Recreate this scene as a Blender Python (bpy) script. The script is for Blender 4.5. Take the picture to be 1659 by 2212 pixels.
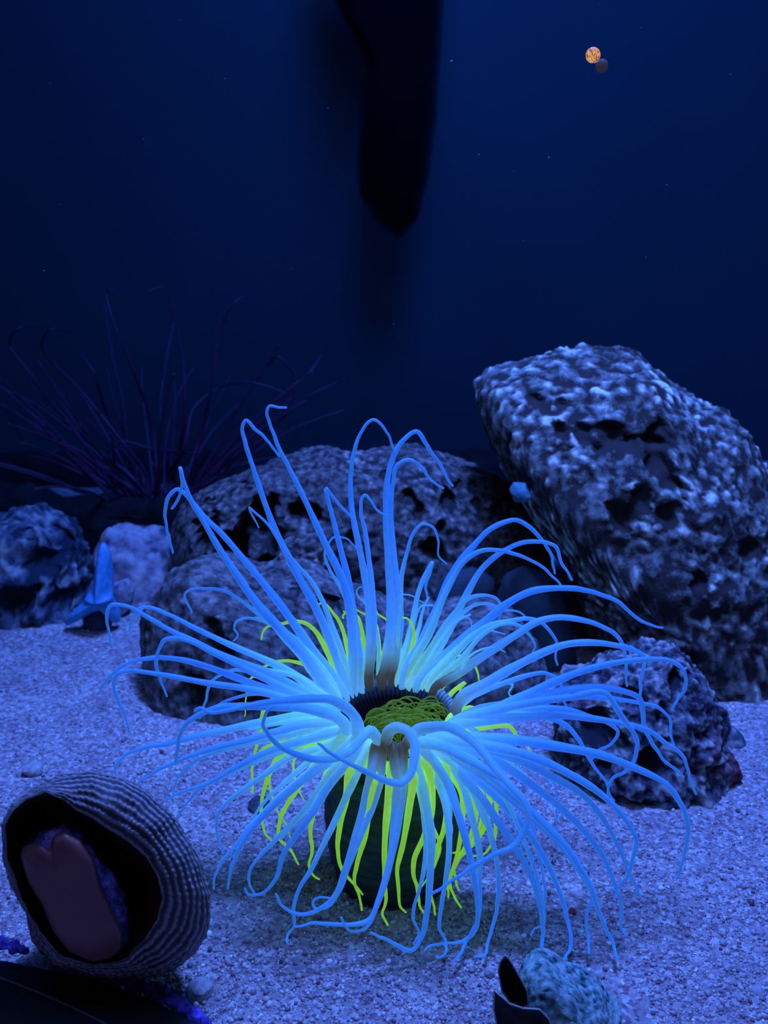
import bpy, bmesh, math, random
import numpy as np
from mathutils import Vector, noise
random.seed(7); rng = np.random.default_rng(7)
for o in list(bpy.data.objects): bpy.data.objects.remove(o)
S = bpy.context.scene
COL = S.collection

# ------------------------------------------------------------------ camera
W, H, F = 1659.0, 2212.0, 2080.0
PITCH = math.radians(20); CAMH = 0.40
cam_d = bpy.data.cameras.new('camera'); cam = bpy.data.objects.new('camera', cam_d); COL.objects.link(cam)
cam.location = (0, 0, CAMH); cam.rotation_euler = (math.radians(90) - PITCH, 0, 0)
cam_d.sensor_fit = 'VERTICAL'; cam_d.sensor_height = 36; cam_d.lens = 36 * F / H
cam_d.clip_start = 0.01; cam_d.clip_end = 20
cam_d.dof.use_dof = True; cam_d.dof.focus_distance = 0.53; cam_d.dof.aperture_fstop = 11.0
S.camera = cam
# ------------------------------------------------------------------ world, lights, exposure
wd = bpy.data.worlds.new('world'); S.world = wd; wd.use_nodes = True
wd.node_tree.nodes['Background'].inputs[0].default_value = (0.01, 0.06, 0.30, 1)
wd.node_tree.nodes['Background'].inputs[1].default_value = 0.05
S.view_settings.view_transform = 'Standard'; S.view_settings.look = 'None'
S.view_settings.exposure = 0; S.view_settings.gamma = 1; S.view_settings.use_curve_mapping = False
def area(name, loc, target, size, power, color, spread=180):
    d = bpy.data.lights.new(name, 'AREA'); d.shape = 'DISK'; d.size = size; d.energy = power; d.color = color
    d.spread = math.radians(spread)
    o = bpy.data.objects.new(name, d); COL.objects.link(o); o.location = loc
    o.rotation_euler = (Vector(target) - Vector(loc)).to_track_quat('-Z', 'Y').to_euler()
    return o
def spot(name, loc, target, radius, power, color, cone, blend):
    d = bpy.data.lights.new(name, 'SPOT'); d.shadow_soft_size = radius; d.energy = power; d.color = color
    d.spot_size = math.radians(cone); d.spot_blend = blend
    o = bpy.data.objects.new(name, d); COL.objects.link(o); o.location = loc
    o.rotation_euler = (Vector(target) - Vector(loc)).to_track_quat('-Z', 'Y').to_euler()
    return o
spot('tank_light', (0.12, 0.64, 1.35), (0.08, 0.50, 0.0), 0.13, 116, (0.092, 0.205, 1.0), 62, .9)
area('wall_fill', (0.15, 0.72, 1.55), (0.15, 1.32, 0.62), 0.5, 11, (0.012, 0.15, 1.0), 110)  # added fill that brightens the back wall
area('front_fill', (-0.05, 0.10, 1.35), (0.0, 0.50, 0.0), 0.5, 1.9, (0.10, 0.25, 1.0), 120)  # added soft fill, lifts the sand under the crown and the snail
area('visitor_hall_light', (-0.5, -1.3, 1.3), (-0.1, 0.5, 0.1), 0.8, 0.55, (1.0, 0.45, 0.30))

# ------------------------------------------------------------------ helpers
cp, sp = math.cos(PITCH), math.sin(PITCH)
def ray(px, py):
    a = (px - W / 2) / F; b = (H / 2 - py) / F
    return Vector((a, cp + b * sp, -sp + b * cp))
def P(px, py, Y):                                  # the world point seen at (px,py) at distance Y down the tank
    r = ray(px, py); return Vector((0, 0, CAMH)) + r * (Y / r.y)
def G(px, py, z=0.0):
    r = ray(px, py); return Vector((0, 0, CAMH)) + r * ((z - CAMH) / r.z)
def Yground(px, py, z=0.0):
    r = ray(px, py)
    return 9 if r.z >= 0 else r.y * (z - CAMH) / r.z
def pix(Y, px=W/2, py=1545): return (Y / ray(px, py).y) / F
def toPix(v):
    x, y, z = v[0], v[1], v[2] - CAMH
    d = y * cp - z * sp; u = y * sp + z * cp
    return (W / 2 + F * x / d, H / 2 - F * u / d)

def mat(name):
    m = bpy.data.materials.new(name); m.use_nodes = True
    nt = m.node_tree; b = nt.nodes['Principled BSDF']
    return m, nt, b
def N(nt, t, **k):
    n = nt.nodes.new(t)
    for a, v in k.items():
        if a.startswith('i_'):
            key = a[2:]
            key = int(key) if key.isdigit() else key.replace('_', ' ')
            n.inputs[key].default_value = v
        else: setattr(n, a, v)
    return n
def ramp(nt, stops, src=None):
    r = nt.nodes.new('ShaderNodeValToRGB'); e = r.color_ramp.elements
    while len(e) < len(stops): e.new(0.5)
    for i, (p, c) in enumerate(stops):
        e[i].position = p; e[i].color = (c[0], c[1], c[2], 1) if len(c) == 3 else c
    if src is not None: nt.links.new(src, r.inputs[0])
    return r
def coords(nt): return N(nt, 'ShaderNodeTexCoord').outputs['Object']
def noise_tex(nt, scale, detail=4, rough=0.6):
    n = N(nt, 'ShaderNodeTexNoise'); n.inputs['Scale'].default_value = scale
    n.inputs['Detail'].default_value = detail; n.inputs['Roughness'].default_value = rough
    nt.links.new(coords(nt), n.inputs['Vector']); return n
def bump(nt, b, src, strength, dist):
    n = N(nt, 'ShaderNodeBump'); n.inputs['Strength'].default_value = strength; n.inputs['Distance'].default_value = dist
    nt.links.new(src, n.inputs['Height']); nt.links.new(n.outputs[0], b.inputs['Normal'])

def link(name, me, parent=None, m=None, smooth=True):
    o = bpy.data.objects.new(name, me); COL.objects.link(o)
    if parent is not None: o.parent = parent
    if m: me.materials.append(m)
    if smooth: me.polygons.foreach_set('use_smooth', [True] * len(me.polygons))
    return o
def tag(o, label, cat, group=None, kind=None):
    if label: o['label'] = label
    if cat: o['category'] = cat
    if group: o['group'] = group
    if kind: o['kind'] = kind
    return o
def empty(name, loc):
    o = bpy.data.objects.new(name, None); COL.objects.link(o); o.location = loc; o.empty_display_size = 0.02
    return o
def rebase(o, loc):                                # put a mesh object's origin at its base
    loc = Vector(loc); me = o.data
    n = len(me.vertices); a = np.empty(n * 3, np.float32); me.vertices.foreach_get('co', a)
    a = a.reshape(-1, 3) - np.array(loc, np.float32); me.vertices.foreach_set('co', a.ravel()); o.location = loc; me.update()
def child(name, me, root, m, smooth=True):         # mesh given in world coordinates, root an Empty without rotation
    o = link(name, me, root, m, smooth)
    base = Vector((0, 0, 0)); r = root
    while r is not None: base += r.location; r = r.parent
    a = np.empty(len(me.vertices) * 3, np.float32); me.vertices.foreach_get('co', a)
    a = a.reshape(-1, 3) - np.array(base, np.float32); me.vertices.foreach_set('co', a.ravel()); me.update()
    return o
def mesh(name, vs, fs):
    me = bpy.data.meshes.new(name); me.from_pydata([tuple(v) for v in vs], [], fs); me.update(); return me
def grid_mesh(name, rows, closed=True, cap0=False, cap1=False):
    n = len(rows[0]); vs = [v for r in rows for v in r]; fs = []
    for i in range(len(rows) - 1):
        for j in range(n if closed else n - 1):
            k = (j + 1) % n
            fs.append((i * n + j, i * n + k, (i + 1) * n + k, (i + 1) * n + j))
    if cap0: fs.append(tuple(reversed(range(n))))
    if cap1: fs.append(tuple((len(rows) - 1) * n + j for j in range(n)))
    return mesh(name, vs, fs)
def catmull(pts, step):
    out = []
    n = len(pts); seg = [max(1, int(math.ceil((pts[i + 1] - pts[i]).length / step))) for i in range(n - 1)]
    for i in range(n - 1):
        p0 = pts[max(i - 1, 0)]; p1 = pts[i]; p2 = pts[i + 1]; p3 = pts[min(i + 2, n - 1)]
        d1 = max((p1 - p0).length, 1e-5) ** .5; d2 = max((p2 - p1).length, 1e-5) ** .5; d3 = max((p3 - p2).length, 1e-5) ** .5
        m1 = (p2 - p1); m2 = (p2 - p1)
        if i > 0: m1 = ((p1 - p0) / d1**2 - (p2 - p0) / (d1**2 + d2**2) + (p2 - p1) / d2**2) * d2**2 if d1 > 0 else m1
        if i < n - 2: m2 = ((p2 - p1) / d2**2 - (p3 - p1) / (d2**2 + d3**2) + (p3 - p2) / d3**2) * d2**2
        for k in range(seg[i]):
            t = k / seg[i]; t2 = t * t; t3 = t2 * t
            out.append((2*t3 - 3*t2 + 1) * p1 + (t3 - 2*t2 + t) * m1 + (-2*t3 + 3*t2) * p2 + (t3 - t2) * m2)
    out.append(pts[-1].copy()); return out
def tube(name, pts, rad, sides=8, flat=1.0):
    rows = []; n = len(pts); up = Vector((0, -0.6, 0.8))
    tan = [(pts[min(i + 1, n - 1)] - pts[max(i - 1, 0)]).normalized() for i in range(n)]
    nrm = tan[0].orthogonal().normalized()
    for i in range(n):
        t = tan[i]; nrm = (nrm - t * nrm.dot(t))
        nrm = nrm.normalized() if nrm.length > 1e-6 else t.orthogonal().normalized()
        bi = t.cross(nrm)
        rows.append([pts[i] + (nrm * math.cos(a) + bi * math.sin(a) * flat) * rad[i] for a in [2 * math.pi * k / sides for k in range(sides)]])
    # rounded tip
    rows.append([pts[-1] + tan[-1] * rad[-1] * .7 + (v - pts[-1]) * .5 for v in rows[-1]])
    rows[-1] = [v for v in rows[-1]]
    me = grid_mesh(name, rows, True, True, True)
    s = 0; ds = []
    for i in range(n + 1):
        if 0 < i < n: s += (pts[i] - pts[i - 1]).length
        ds += [s * 100] * sides
    at = me.attributes.new('d', 'FLOAT', 'POINT'); at.data.foreach_set('value', ds)
    return me
def interp(x, xs, ys): return float(np.interp(x, xs, ys))
_ico = {}
def ico(sub):
    if sub not in _ico:
        bm = bmesh.new(); bmesh.ops.create_icosphere(bm, subdivisions=sub, radius=1)
        bm.verts.ensure_lookup_table()
        _ico[sub] = (np.array([v.co[:] for v in bm.verts]), [tuple(v.index for v in f.verts) for f in bm.faces]); bm.free()
    return _ico[sub]
def polar(poly, c):
    a = []
    m = 24
    for i in range(len(poly)):
        p, q = poly[i], poly[(i + 1) % len(poly)]
        for k in range(m):
            t = k / m; x = p[0] + (q[0] - p[0]) * t - c[0]; y = p[1] + (q[1] - p[1]) * t - c[1]
            a.append((math.atan2(y, x), math.hypot(x, y)))
    a.sort(); th = np.array([v[0] for v in a]); r = np.array([v[1] for v in a])
    return np.concatenate([th - 2*math.pi, th, th + 2*math.pi]), np.concatenate([r, r, r])

# an inflated, eroded boulder: its outline at distance Y, its own thickness, real pits
def rock_mesh(name, poly, Y, depth, sub=6, amp=0.006, freq=30, fine=0.0015, ffreq=160, holes=(), pw=0.8, floor=-0.012, pits=0.0, pfreq=60, seed=0, ridge=0.0, nubs=0.0, nfreq=110, holek=1.0, off=(0,0), lean=0.0):
    q = [P(x, y, Y) for x, y in poly]
    q2 = [(v.x, v.z) for v in q]
    cx = (min(v[0] for v in q2) + max(v[0] for v in q2)) / 2 + off[0]; cz = (min(v[1] for v in q2) + max(v[1] for v in q2)) / 2 + off[1]
    th, rr = polar(q2, (cx, cz))
    V, Fc = ico(sub)
    ang = np.arctan2(V[:, 2], V[:, 0]); R = np.interp(ang, th, rr)
    rho = np.sqrt(V[:, 0]**2 + V[:, 2]**2)
    rho2 = np.clip(rho, 0, 1) ** pw
    # keep a rounded profile
    yy = np.sign(V[:, 1]) * np.abs(V[:, 1]) ** 0.9 * depth
    B = np.stack([cx + np.cos(ang) * R * rho2, Y + yy + lean * (np.sin(ang) * R * rho2), cz + np.sin(ang) * R * rho2], 1)
    Nn = np.stack([V[:, 0], V[:, 1] * 1.0, V[:, 2]], 1)
    hs = [(P(h[0], h[1], Y - depth * h[4] if len(h) > 4 else Y - depth * .8), h[2] * pix(Y, h[0], h[1]), h[3] * holek) for h in holes]
    out = np.empty_like(B); cav = np.zeros(len(B))
    so = Vector((seed * 3.1, seed * 1.7, seed * .9))
    for i in range(len(B)):
        p = Vector(B[i]); v = so + p
        d = noise.noise(v * freq) * amp + noise.noise(v * freq * 2.3) * amp * .5
        if ridge: d += (noise.ridged_multi_fractal(v * freq * .8, 1.0, 2.1, 4, 1.0, 2.0) - 1.2) * ridge
        f1 = noise.noise(v * ffreq); f2 = noise.noise(v * ffreq * 2.2)
        d += f1 * fine + f2 * fine * .6
        if pits:
            vd = noise.voronoi(v * pfreq)[0][0]
            k = noise.noise(v * 14 + Vector((5, 5, 5)))
            if vd < .38 and k > -.05: d -= pits * (1 - vd / .38) ** .6 * min(1, (k + .05) * 5)
        c = f1 * .6 + f2 * .4
        if nubs:
            vd = noise.voronoi(v * nfreq + Vector((f1, f2, 0)) * .4)[0][0]; kk = .5 + .9 * noise.noise(v * 22 + Vector((2, 9, 4)))
            kk = max(0, min(1, kk)); e_ = max(0, 1 - vd * 1.5); d += nubs * e_ * kk; c = c * .5 + (e_ - .45) * kk * 1.3 + (kk - .5) * .4
        for hp, hr, hd in hs:
            if B[i][1] > Y: continue
            dx = (p.x - hp.x) / hr; dz = (p.z - hp.z) / hr
            e = math.sqrt(dx * dx * (1 + .5 * math.sin(hp.x * 900)) + dz * dz) * (1 + .7 * noise.noise(v * 50) + .3 * noise.noise(v * 140))
            if e < 1:
                w = min(1, (1 - e) * 1.5); w = w * w * (3 - 2 * w)
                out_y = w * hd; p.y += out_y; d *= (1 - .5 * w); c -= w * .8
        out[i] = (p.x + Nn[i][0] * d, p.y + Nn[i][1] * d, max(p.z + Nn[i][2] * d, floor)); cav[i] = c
    me = bpy.data.meshes.new(name)
    me.from_pydata(out.tolist(), [], Fc); me.update()
    at = me.attributes.new('crust', 'FLOAT', 'POINT'); at.data.foreach_set('value', cav)  # crust tone, plus shade painted into the holes
    return me
def place_rock(name, me, m, label, cat='rock', group=None):
    o = link(name, me, None, m); a = np.empty(len(me.vertices) * 3, np.float32); me.vertices.foreach_get('co', a); a = a.reshape(-1, 3)
    rebase(o, (float(a[:, 0].mean()), float(a[:, 1].mean()), float(max(0, a[:, 2].min()))))
    return tag(o, label, cat, group)

# ------------------------------------------------------------------ materials
def rock_mat(name, dark, mid, pale, scale=45, lo=.35, hi=.65, crustw=.35, rough=.85, bstr=.6, bscale=260, patch=None):
    m, nt, b = mat(name)
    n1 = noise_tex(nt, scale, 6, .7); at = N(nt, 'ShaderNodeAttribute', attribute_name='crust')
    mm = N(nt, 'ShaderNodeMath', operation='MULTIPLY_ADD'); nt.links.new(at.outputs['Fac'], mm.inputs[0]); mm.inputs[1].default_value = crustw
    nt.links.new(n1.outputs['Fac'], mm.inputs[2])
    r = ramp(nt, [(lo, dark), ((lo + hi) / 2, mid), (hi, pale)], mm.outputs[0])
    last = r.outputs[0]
    if patch:
        n2 = noise_tex(nt, patch[1], 3, .5); r2 = ramp(nt, [(.58, (0, 0, 0)), (.70, (1, 1, 1))], n2.outputs['Fac'])
        mx = N(nt, 'ShaderNodeMixRGB'); nt.links.new(r2.outputs[0], mx.inputs[0]); nt.links.new(last, mx.inputs[1]); mx.inputs[2].default_value = (*patch[0], 1)
        last = mx.outputs[0]
    nt.links.new(last, b.inputs['Base Color']); b.inputs['Roughness'].default_value = rough
    b.inputs['Specular IOR Level'].default_value = .25
    n3 = noise_tex(nt, bscale, 5, .75); bump(nt, b, n3.outputs['Fac'], bstr, .002)
    return m
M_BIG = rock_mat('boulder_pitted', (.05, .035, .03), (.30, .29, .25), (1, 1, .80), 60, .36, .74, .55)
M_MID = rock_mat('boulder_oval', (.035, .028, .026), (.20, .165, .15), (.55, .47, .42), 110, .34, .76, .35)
M_LOW = rock_mat('boulder_low', (.03, .026, .025), (.17, .15, .14), (.42, .38, .35), 100, .34, .74, .3)
M_LEFT = rock_mat('rock_rugged', (.02, .03, .05), (.12, .14, .18), (.40, .38, .36), 30, .38, .68, .4)
M_PALE = rock_mat('rock_pale', (.10, .08, .12), (.38, .32, .36), (.6, .5, .5), 30, .35, .65, .25)
M_DARK = rock_mat('stone_smooth', (.03, .05, .06), (.06, .08, .10), (.09, .12, .14), 20, .3, .7, .05, bstr=.2)
M_SIDE = rock_mat('rock_encrusted', (.02, .02, .03), (.16, .15, .17), (.55, .50, .45), 50, .38, .70, .4, patch=((.20, .03, .06), 22))
M_FORE = rock_mat('rock_foreground', (.02, .06, .07), (.20, .34, .30), (.42, .60, .50), 80, .30, .66, .5)
M_FLOOR_SHADE = rock_mat('floor_shade_black', (.004, .004, .006), (.010, .009, .012), (.02, .018, .022), 30, .3, .7, .1)
M_PEB = rock_mat('pebble_stone', (.30, .27, .27), (.55, .50, .48), (.8, .75, .7), 150, .3, .7, .2, bscale=500)
M_BLUE = rock_mat('coral_chip_blue', (.05, .14, .20), (.10, .24, .30), (.2, .35, .35), 120, .3, .7, .2)

def sand_mat():
    m, nt, b = mat('sand')
    v = N(nt, 'ShaderNodeTexVoronoi'); v.inputs['Scale'].default_value = 430; nt.links.new(coords(nt), v.inputs['Vector'])
    sep = N(nt, 'ShaderNodeSeparateColor'); nt.links.new(v.outputs['Color'], sep.inputs[0])
    r = ramp(nt, [(0, (.28, .18, .19)), (.3, (.46, .35, .35)), (.7, (.60, .50, .47)), (1, (.85, .80, .74))], sep.outputs[0])
    n2 = noise_tex(nt, 22, 4, .6); r2 = ramp(nt, [(.3, (.70, .66, .70)), (.7, (1, 1, 1))], n2.outputs['Fac'])
    mx = N(nt, 'ShaderNodeMixRGB', blend_type='MULTIPLY'); mx.inputs[0].default_value = 1
    nt.links.new(r.outputs[0], mx.inputs[1]); nt.links.new(r2.outputs[0], mx.inputs[2]); nt.links.new(mx.outputs[0], b.inputs['Base Color'])
    b.inputs['Roughness'].default_value = .8; b.inputs['Specular IOR Level'].default_value = .3
    inv = N(nt, 'ShaderNodeMath', operation='SUBTRACT'); inv.inputs[0].default_value = 1; nt.links.new(v.outputs['Distance'], inv.inputs[1])
    n3 = noise_tex(nt, 900, 3, .7); ad = N(nt, 'ShaderNodeMath', operation='ADD'); nt.links.new(inv.outputs[0], ad.inputs[0]); nt.links.new(n3.outputs['Fac'], ad.inputs[1])
    bump(nt, b, ad.outputs[0], .8, .0012)
    return m
def grain_mat():
    m, nt, b = mat('sand_grains'); at = N(nt, 'ShaderNodeAttribute', attribute_name='g')
    r = ramp(nt, [(0, (.18, .09, .09)), (.2, (.38, .26, .27)), (.5, (.54, .43, .42)), (.82, (.70, .63, .58)), (1, (.95, .95, .9))], at.outputs['Fac'])
    nt.links.new(r.outputs[0], b.inputs['Base Color']); b.inputs['Roughness'].default_value = .45
    return m
M_SAND = sand_mat(); M_GRAIN = grain_mat()

# fluorescing flesh: the pigment glows under the actinic lamps, with a bright rim sheen painted in; the rest is scattered light
def flesh(name, stops, edge, glow, brown=False):
    m, nt, b = mat(name); at = N(nt, 'ShaderNodeAttribute', attribute_name='d')
    mp = N(nt, 'ShaderNodeMapRange'); mp.inputs['From Max'].default_value = 12; nt.links.new(at.outputs['Fac'], mp.inputs['Value'])
    r = ramp(nt, stops, mp.outputs[0])
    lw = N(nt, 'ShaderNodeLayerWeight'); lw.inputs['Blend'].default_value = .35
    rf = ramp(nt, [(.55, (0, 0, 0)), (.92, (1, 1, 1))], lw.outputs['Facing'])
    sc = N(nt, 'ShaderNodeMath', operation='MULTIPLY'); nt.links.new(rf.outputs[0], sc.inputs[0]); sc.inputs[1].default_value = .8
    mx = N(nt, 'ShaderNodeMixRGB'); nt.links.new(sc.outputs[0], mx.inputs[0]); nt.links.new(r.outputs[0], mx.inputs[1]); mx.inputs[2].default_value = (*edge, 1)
    n = noise_tex(nt, 300, 3, .6); r3 = ramp(nt, [(.3, (.82, .82, .82)), (.7, (1, 1, 1))], n.outputs['Fac'])
    m2 = N(nt, 'ShaderNodeMixRGB', blend_type='MULTIPLY'); m2.inputs[0].default_value = 1
    nt.links.new(mx.outputs[0], m2.inputs[1]); nt.links.new(r3.outputs[0], m2.inputs[2])
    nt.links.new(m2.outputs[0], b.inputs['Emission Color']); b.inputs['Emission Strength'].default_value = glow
    nt.links.new(r.outputs[0], b.inputs['Base Color']); b.inputs['Roughness'].default_value = .45
    b.inputs['Specular IOR Level'].default_value = .2
    return m
BL = (.034, .215, .78)
M_TB = flesh('tentacle_blue', [(0, (.13, .46, .54)), (.12, (.12, .46, .76)), (.3, (.07, .34, .85)), (.55, BL), (1, (.03, .20, .76))], (.13, .66, 1), .54)
M_TT = flesh('tentacle_teal', [(0, (.24, .66, .48)), (.16, (.15, .60, .62)), (.42, (.08, .40, .76)), (.8, BL), (1, BL)], (.26, .95, .85), .55)
M_TBR = flesh('tentacle_brown_root', [(0, (.035, .03, .02)), (.10, (.07, .08, .06)), (.20, (.12, .36, .46)), (.36, (.07, .32, .85)), (1, BL)], (.12, .60, 1), .54)
M_TG = flesh('tentacle_green', [(0, (.16, .50, .22)), (.2, (.26, .68, .08)), (.6, (.22, .60, .04)), (1, (.18, .56, .05))], (.60, 1, .06), .72)
M_LAB = flesh('labial_green', [(0, (.02, .06, .012)), (.04, (.07, .16, .015)), (.2, (.13, .28, .02)), (1, (.1, .26, .02))], (.20, .42, .03), .26)

# ------------------------------------------------------------------ setting: sand bed, tank walls
def sandz(x, y):
    return 0.004 * noise.noise(Vector((x * 7, y * 7, 3))) + .0015 * noise.noise(Vector((x * 30, y * 30, 8))) - .003
xs = np.linspace(-0.87, 0.87, 260); ys = np.linspace(0.12, 1.32, 220)
rows = [[(x, y, sandz(x, y)) for x in xs] for y in ys]
fl = link('floor', grid_mesh('floor', rows, closed=False), None, M_SAND); fl['kind'] = 'structure'
def wall_mat():
    m, nt, b = mat('tank_wall'); n = noise_tex(nt, 2.5, 4, .5)
    r = ramp(nt, [(.3, (.02, .045, .06)), (.7, (.03, .06, .08))], n.outputs['Fac']); nt.links.new(r.outputs[0], b.inputs['Base Color'])
    b.inputs['Roughness'].default_value = .9; b.inputs['Specular IOR Level'].default_value = .1; return m
M_WALL = wall_mat()
def slab(name, lo, hi, m):
    bm = bmesh.new(); bmesh.ops.create_cube(bm, size=1)
    for v in bm.verts: v.co = Vector([lo[i] + (v.co[i] + .5) * (hi[i] - lo[i]) for i in range(3)])
    bmesh.ops.bevel(bm, geom=bm.edges[:], offset=.003, segments=2, affect='EDGES')
    me = bpy.data.meshes.new(name); bm.to_mesh(me); bm.free(); o = link(name, me, None, m, False); o['kind'] = 'structure'; return o
slab('wall_back', (-.90, 1.32, -.03), (.90, 1.35, 1.35), M_WALL)
slab('wall_left', (-.90, .10, -.03), (-.87, 1.32, 1.35), M_WALL)
slab('wall_right', (.87, .10, -.03), (.90, 1.32, 1.35), M_WALL)

# ------------------------------------------------------------------ boulders
big = [(1035,850),(1062,820),(1120,800),(1190,785),(1290,772),(1385,776),(1432,812),(1470,850),(1560,890),(1605,935),(1640,1000),(1690,1075),(1740,1200),(1760,1400),(1740,1600),(1600,1640),(1480,1560),(1390,1490),(1330,1430),(1280,1370),(1250,1290),(1215,1220),(1180,1170),(1150,1110),(1105,1040),(1060,965),(1035,885)]
holesB = [(1428,1020,36,.030),(1350,958,22,.022),(1383,975,20,.025),(1448,972,26,.022),(1280,965,26,.015),(1345,1120,34,.022),(1440,1110,30,.02),(1230,960,20,.015),(1500,1240,24,.02),(1385,1075,26,.014),(1240,915,16,.012),(1620,1190,24,.02),(1470,1390,22,.02),(1190,910,14,.012)]
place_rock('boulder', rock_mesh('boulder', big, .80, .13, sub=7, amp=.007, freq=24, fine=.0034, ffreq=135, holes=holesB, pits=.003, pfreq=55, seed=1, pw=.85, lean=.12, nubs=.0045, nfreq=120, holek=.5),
           M_BIG, 'tall pale pitted boulder leaning at the right, its foot dark brown')
mid = [(372,1180),(390,1110),(440,1062),(500,1035),(560,1012),(640,990),(700,980),(800,984),(900,973),(1000,1002),(1060,1030),(1100,1052),(1150,1095),(1180,1160),(1190,1260),(1170,1420),(900,1480),(600,1460),(450,1400),(385,1280)]
holesM = [(560,1150,64,.055),(500,1210,60,.06),(455,1180,45,.04),(590,1235,50,.05),(655,1115,24,.03),(880,1082,14,.016),(972,1096,24,.022),(1036,1080,13,.016),(1002,1072,14,.012),(1040,1104,12,.014),(930,1180,24,.022),(1085,1120,14,.014),(830,1050,12,.01),(905,1110,14,.012),(700,1190,18,.02),(760,1160,14,.012),(950,1140,15,.013)]
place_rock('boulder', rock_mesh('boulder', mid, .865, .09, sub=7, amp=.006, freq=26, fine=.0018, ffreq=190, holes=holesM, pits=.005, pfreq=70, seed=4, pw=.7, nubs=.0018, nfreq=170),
           M_MID, 'wide oval boulder with dark hollows lying behind the glowing anemone')
low = [(300,1400),(310,1330),(345,1272),(400,1240),(460,1236),(540,1262),(640,1256),(740,1290),(840,1330),(960,1340),(1060,1330),(1120,1345),(1160,1385),(1175,1450),(1180,1560),(1150,1640),(900,1720),(600,1700),(450,1640),(370,1570),(320,1490)]
holesL = [(470,1420,40,.012),(420,1500,40,.02),(560,1500,50,.02),(620,1330,20,.01),(520,1330,18,.008),(700,1360,22,.012),(1120,1440,22,.01)]
place_rock('boulder', rock_mesh('boulder', low, .69, .066, sub=7, amp=.007, freq=26, fine=.0018, ffreq=170, holes=holesL, pits=.003, pfreq=60, seed=7, pw=.75, lean=.25),
           M_LOW, 'low broad grey boulder on the sand directly behind the glowing anemone')
crust = [(600,1210),(610,1165),(640,1160),(670,1152),(700,1170),(720,1230),(735,1300),(700,1340),(640,1330),(600,1290)]
place_rock('rock', rock_mesh('rock', crust, .765, .018, sub=6, amp=.007, freq=70, fine=.002, ffreq=240, seed=9),
           M_MID, 'narrow crumbly brown rock standing against the front of the oval boulder')
side = [(1200,1540),(1230,1490),(1290,1470),(1350,1440),(1420,1432),(1490,1440),(1530,1480),(1555,1530),(1570,1600),(1572,1680),(1520,1740),(1400,1760),(1290,1730),(1215,1660)]
holesS = [(1300,1600,40,.014),(1400,1650,40,.014),(1490,1520,16,.01),(1530,1505,14,.012),(1380,1540,24,.01),(1350,1490,18,.008)]
place_rock('rock', rock_mesh('rock', side, .585, .046, sub=7, amp=.007, freq=45, fine=.003, ffreq=170, holes=holesS, seed=12, ridge=.002, pw=.75, lean=.3),
           M_SIDE, 'rugged encrusted rock with a reddish patch on the sand before the tall pale boulder')
knob = [(1560,1590),(1580,1570),(1605,1590),(1612,1630),(1600,1665),(1565,1660)]
place_rock('stone', rock_mesh('stone', knob, .615, .014, sub=4, amp=.002, fine=.0006, seed=3), M_LEFT, 'small knobby blue-grey stone at the right end of the encrusted rock', 'stone')
dst = [(1075,1290),(1090,1245),(1130,1228),(1180,1240),(1215,1290),(1240,1360),(1250,1450),(1150,1480),(1085,1400)]
place_rock('stone', rock_mesh('stone', dst, .74, .028, sub=5, amp=.003, freq=18, fine=.0003, seed=5), M_DARK, 'smooth dark blue rounded stone between the oval and tall pale boulders', 'stone')
dst2 = [(940,1290),(960,1240),(1020,1225),(1070,1250),(1085,1310),(1070,1400),(960,1400)]
place_rock('stone', rock_mesh('stone', dst2, .775, .014, sub=5, amp=.003, freq=20, fine=.0003, seed=15), M_DARK, 'smooth dark stone resting on the low boulder behind the anemone', 'stone')
chip = [(1100,1062),(1112,1045),(1135,1046),(1148,1070),(1135,1082),(1110,1080)]
place_rock('coral_chip', rock_mesh('coral_chip', chip, .72, .012, sub=4, amp=.001, fine=.0008, seed=6), M_BLUE, 'small bright blue chip wedged between the oval and tall pale boulders', 'coral')
lft = [(-60,1180),(-20,1130),(40,1112),(90,1118),(140,1150),(170,1185),(185,1250),(200,1330),(235,1400),(150,1420),(60,1400),(-60,1380)]
holesF = [(80,1230,40,.02),(40,1290,40,.02),(120,1310,30,.02),(150,1200,20,.015),(60,1150,18,.012)]
place_rock('rock', rock_mesh('rock', lft, .86, .07, sub=6, amp=.011, freq=34, fine=.003, ffreq=120, holes=holesF, seed=20, ridge=.005), M_LEFT, 'jagged dark blue rock at the left edge of the sand')
pal = [(200,1250),(212,1180),(240,1135),(300,1140),(350,1160),(385,1200),(400,1280),(395,1350),(300,1400),(215,1390)]
place_rock('rock', rock_mesh('rock', pal, .895, .05, sub=6, amp=.008, freq=26, fine=.002, ffreq=90, seed=22), M_PALE, 'pale purplish rock between the jagged left rock and the oval boulder')
st = [(222,1290),(240,1262),(275,1250),(292,1270),(285,1310),(262,1330),(232,1320)]
place_rock('stone', rock_mesh('stone', st, .825, .012, sub=4, amp=.002, fine=.0004, seed=23), M_PALE, 'small pale oval stone leaning on the purplish rock', 'stone')
pil = [(180,1330),(210,1310),(240,1330),(244,1400),(230,1420),(190,1420)]
place_rock('stone', rock_mesh('stone', pil, .800, .014, sub=5, amp=.002, fine=.0006, seed=24), M_DARK, 'upright dark blue stone standing below the blue sea star', 'stone')

rdg = [(-160,1010),(-60,985),(60,975),(160,984),(260,972),(380,980),(500,968),(640,985),(760,975),(900,985),(1050,972),(1200,985),(1240,1060),(1200,1170),(600,1190),(-160,1180)]  # black ridge added in place of the unlit floor at the back
place_rock('rock', rock_mesh('rock', rdg, 1.24, .045, sub=7, amp=.010, freq=22, fine=.003, ffreq=90, seed=25, floor=-.02), M_FLOOR_SHADE, 'long low black ridge added as floor shade along the foot of the back wall')

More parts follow.
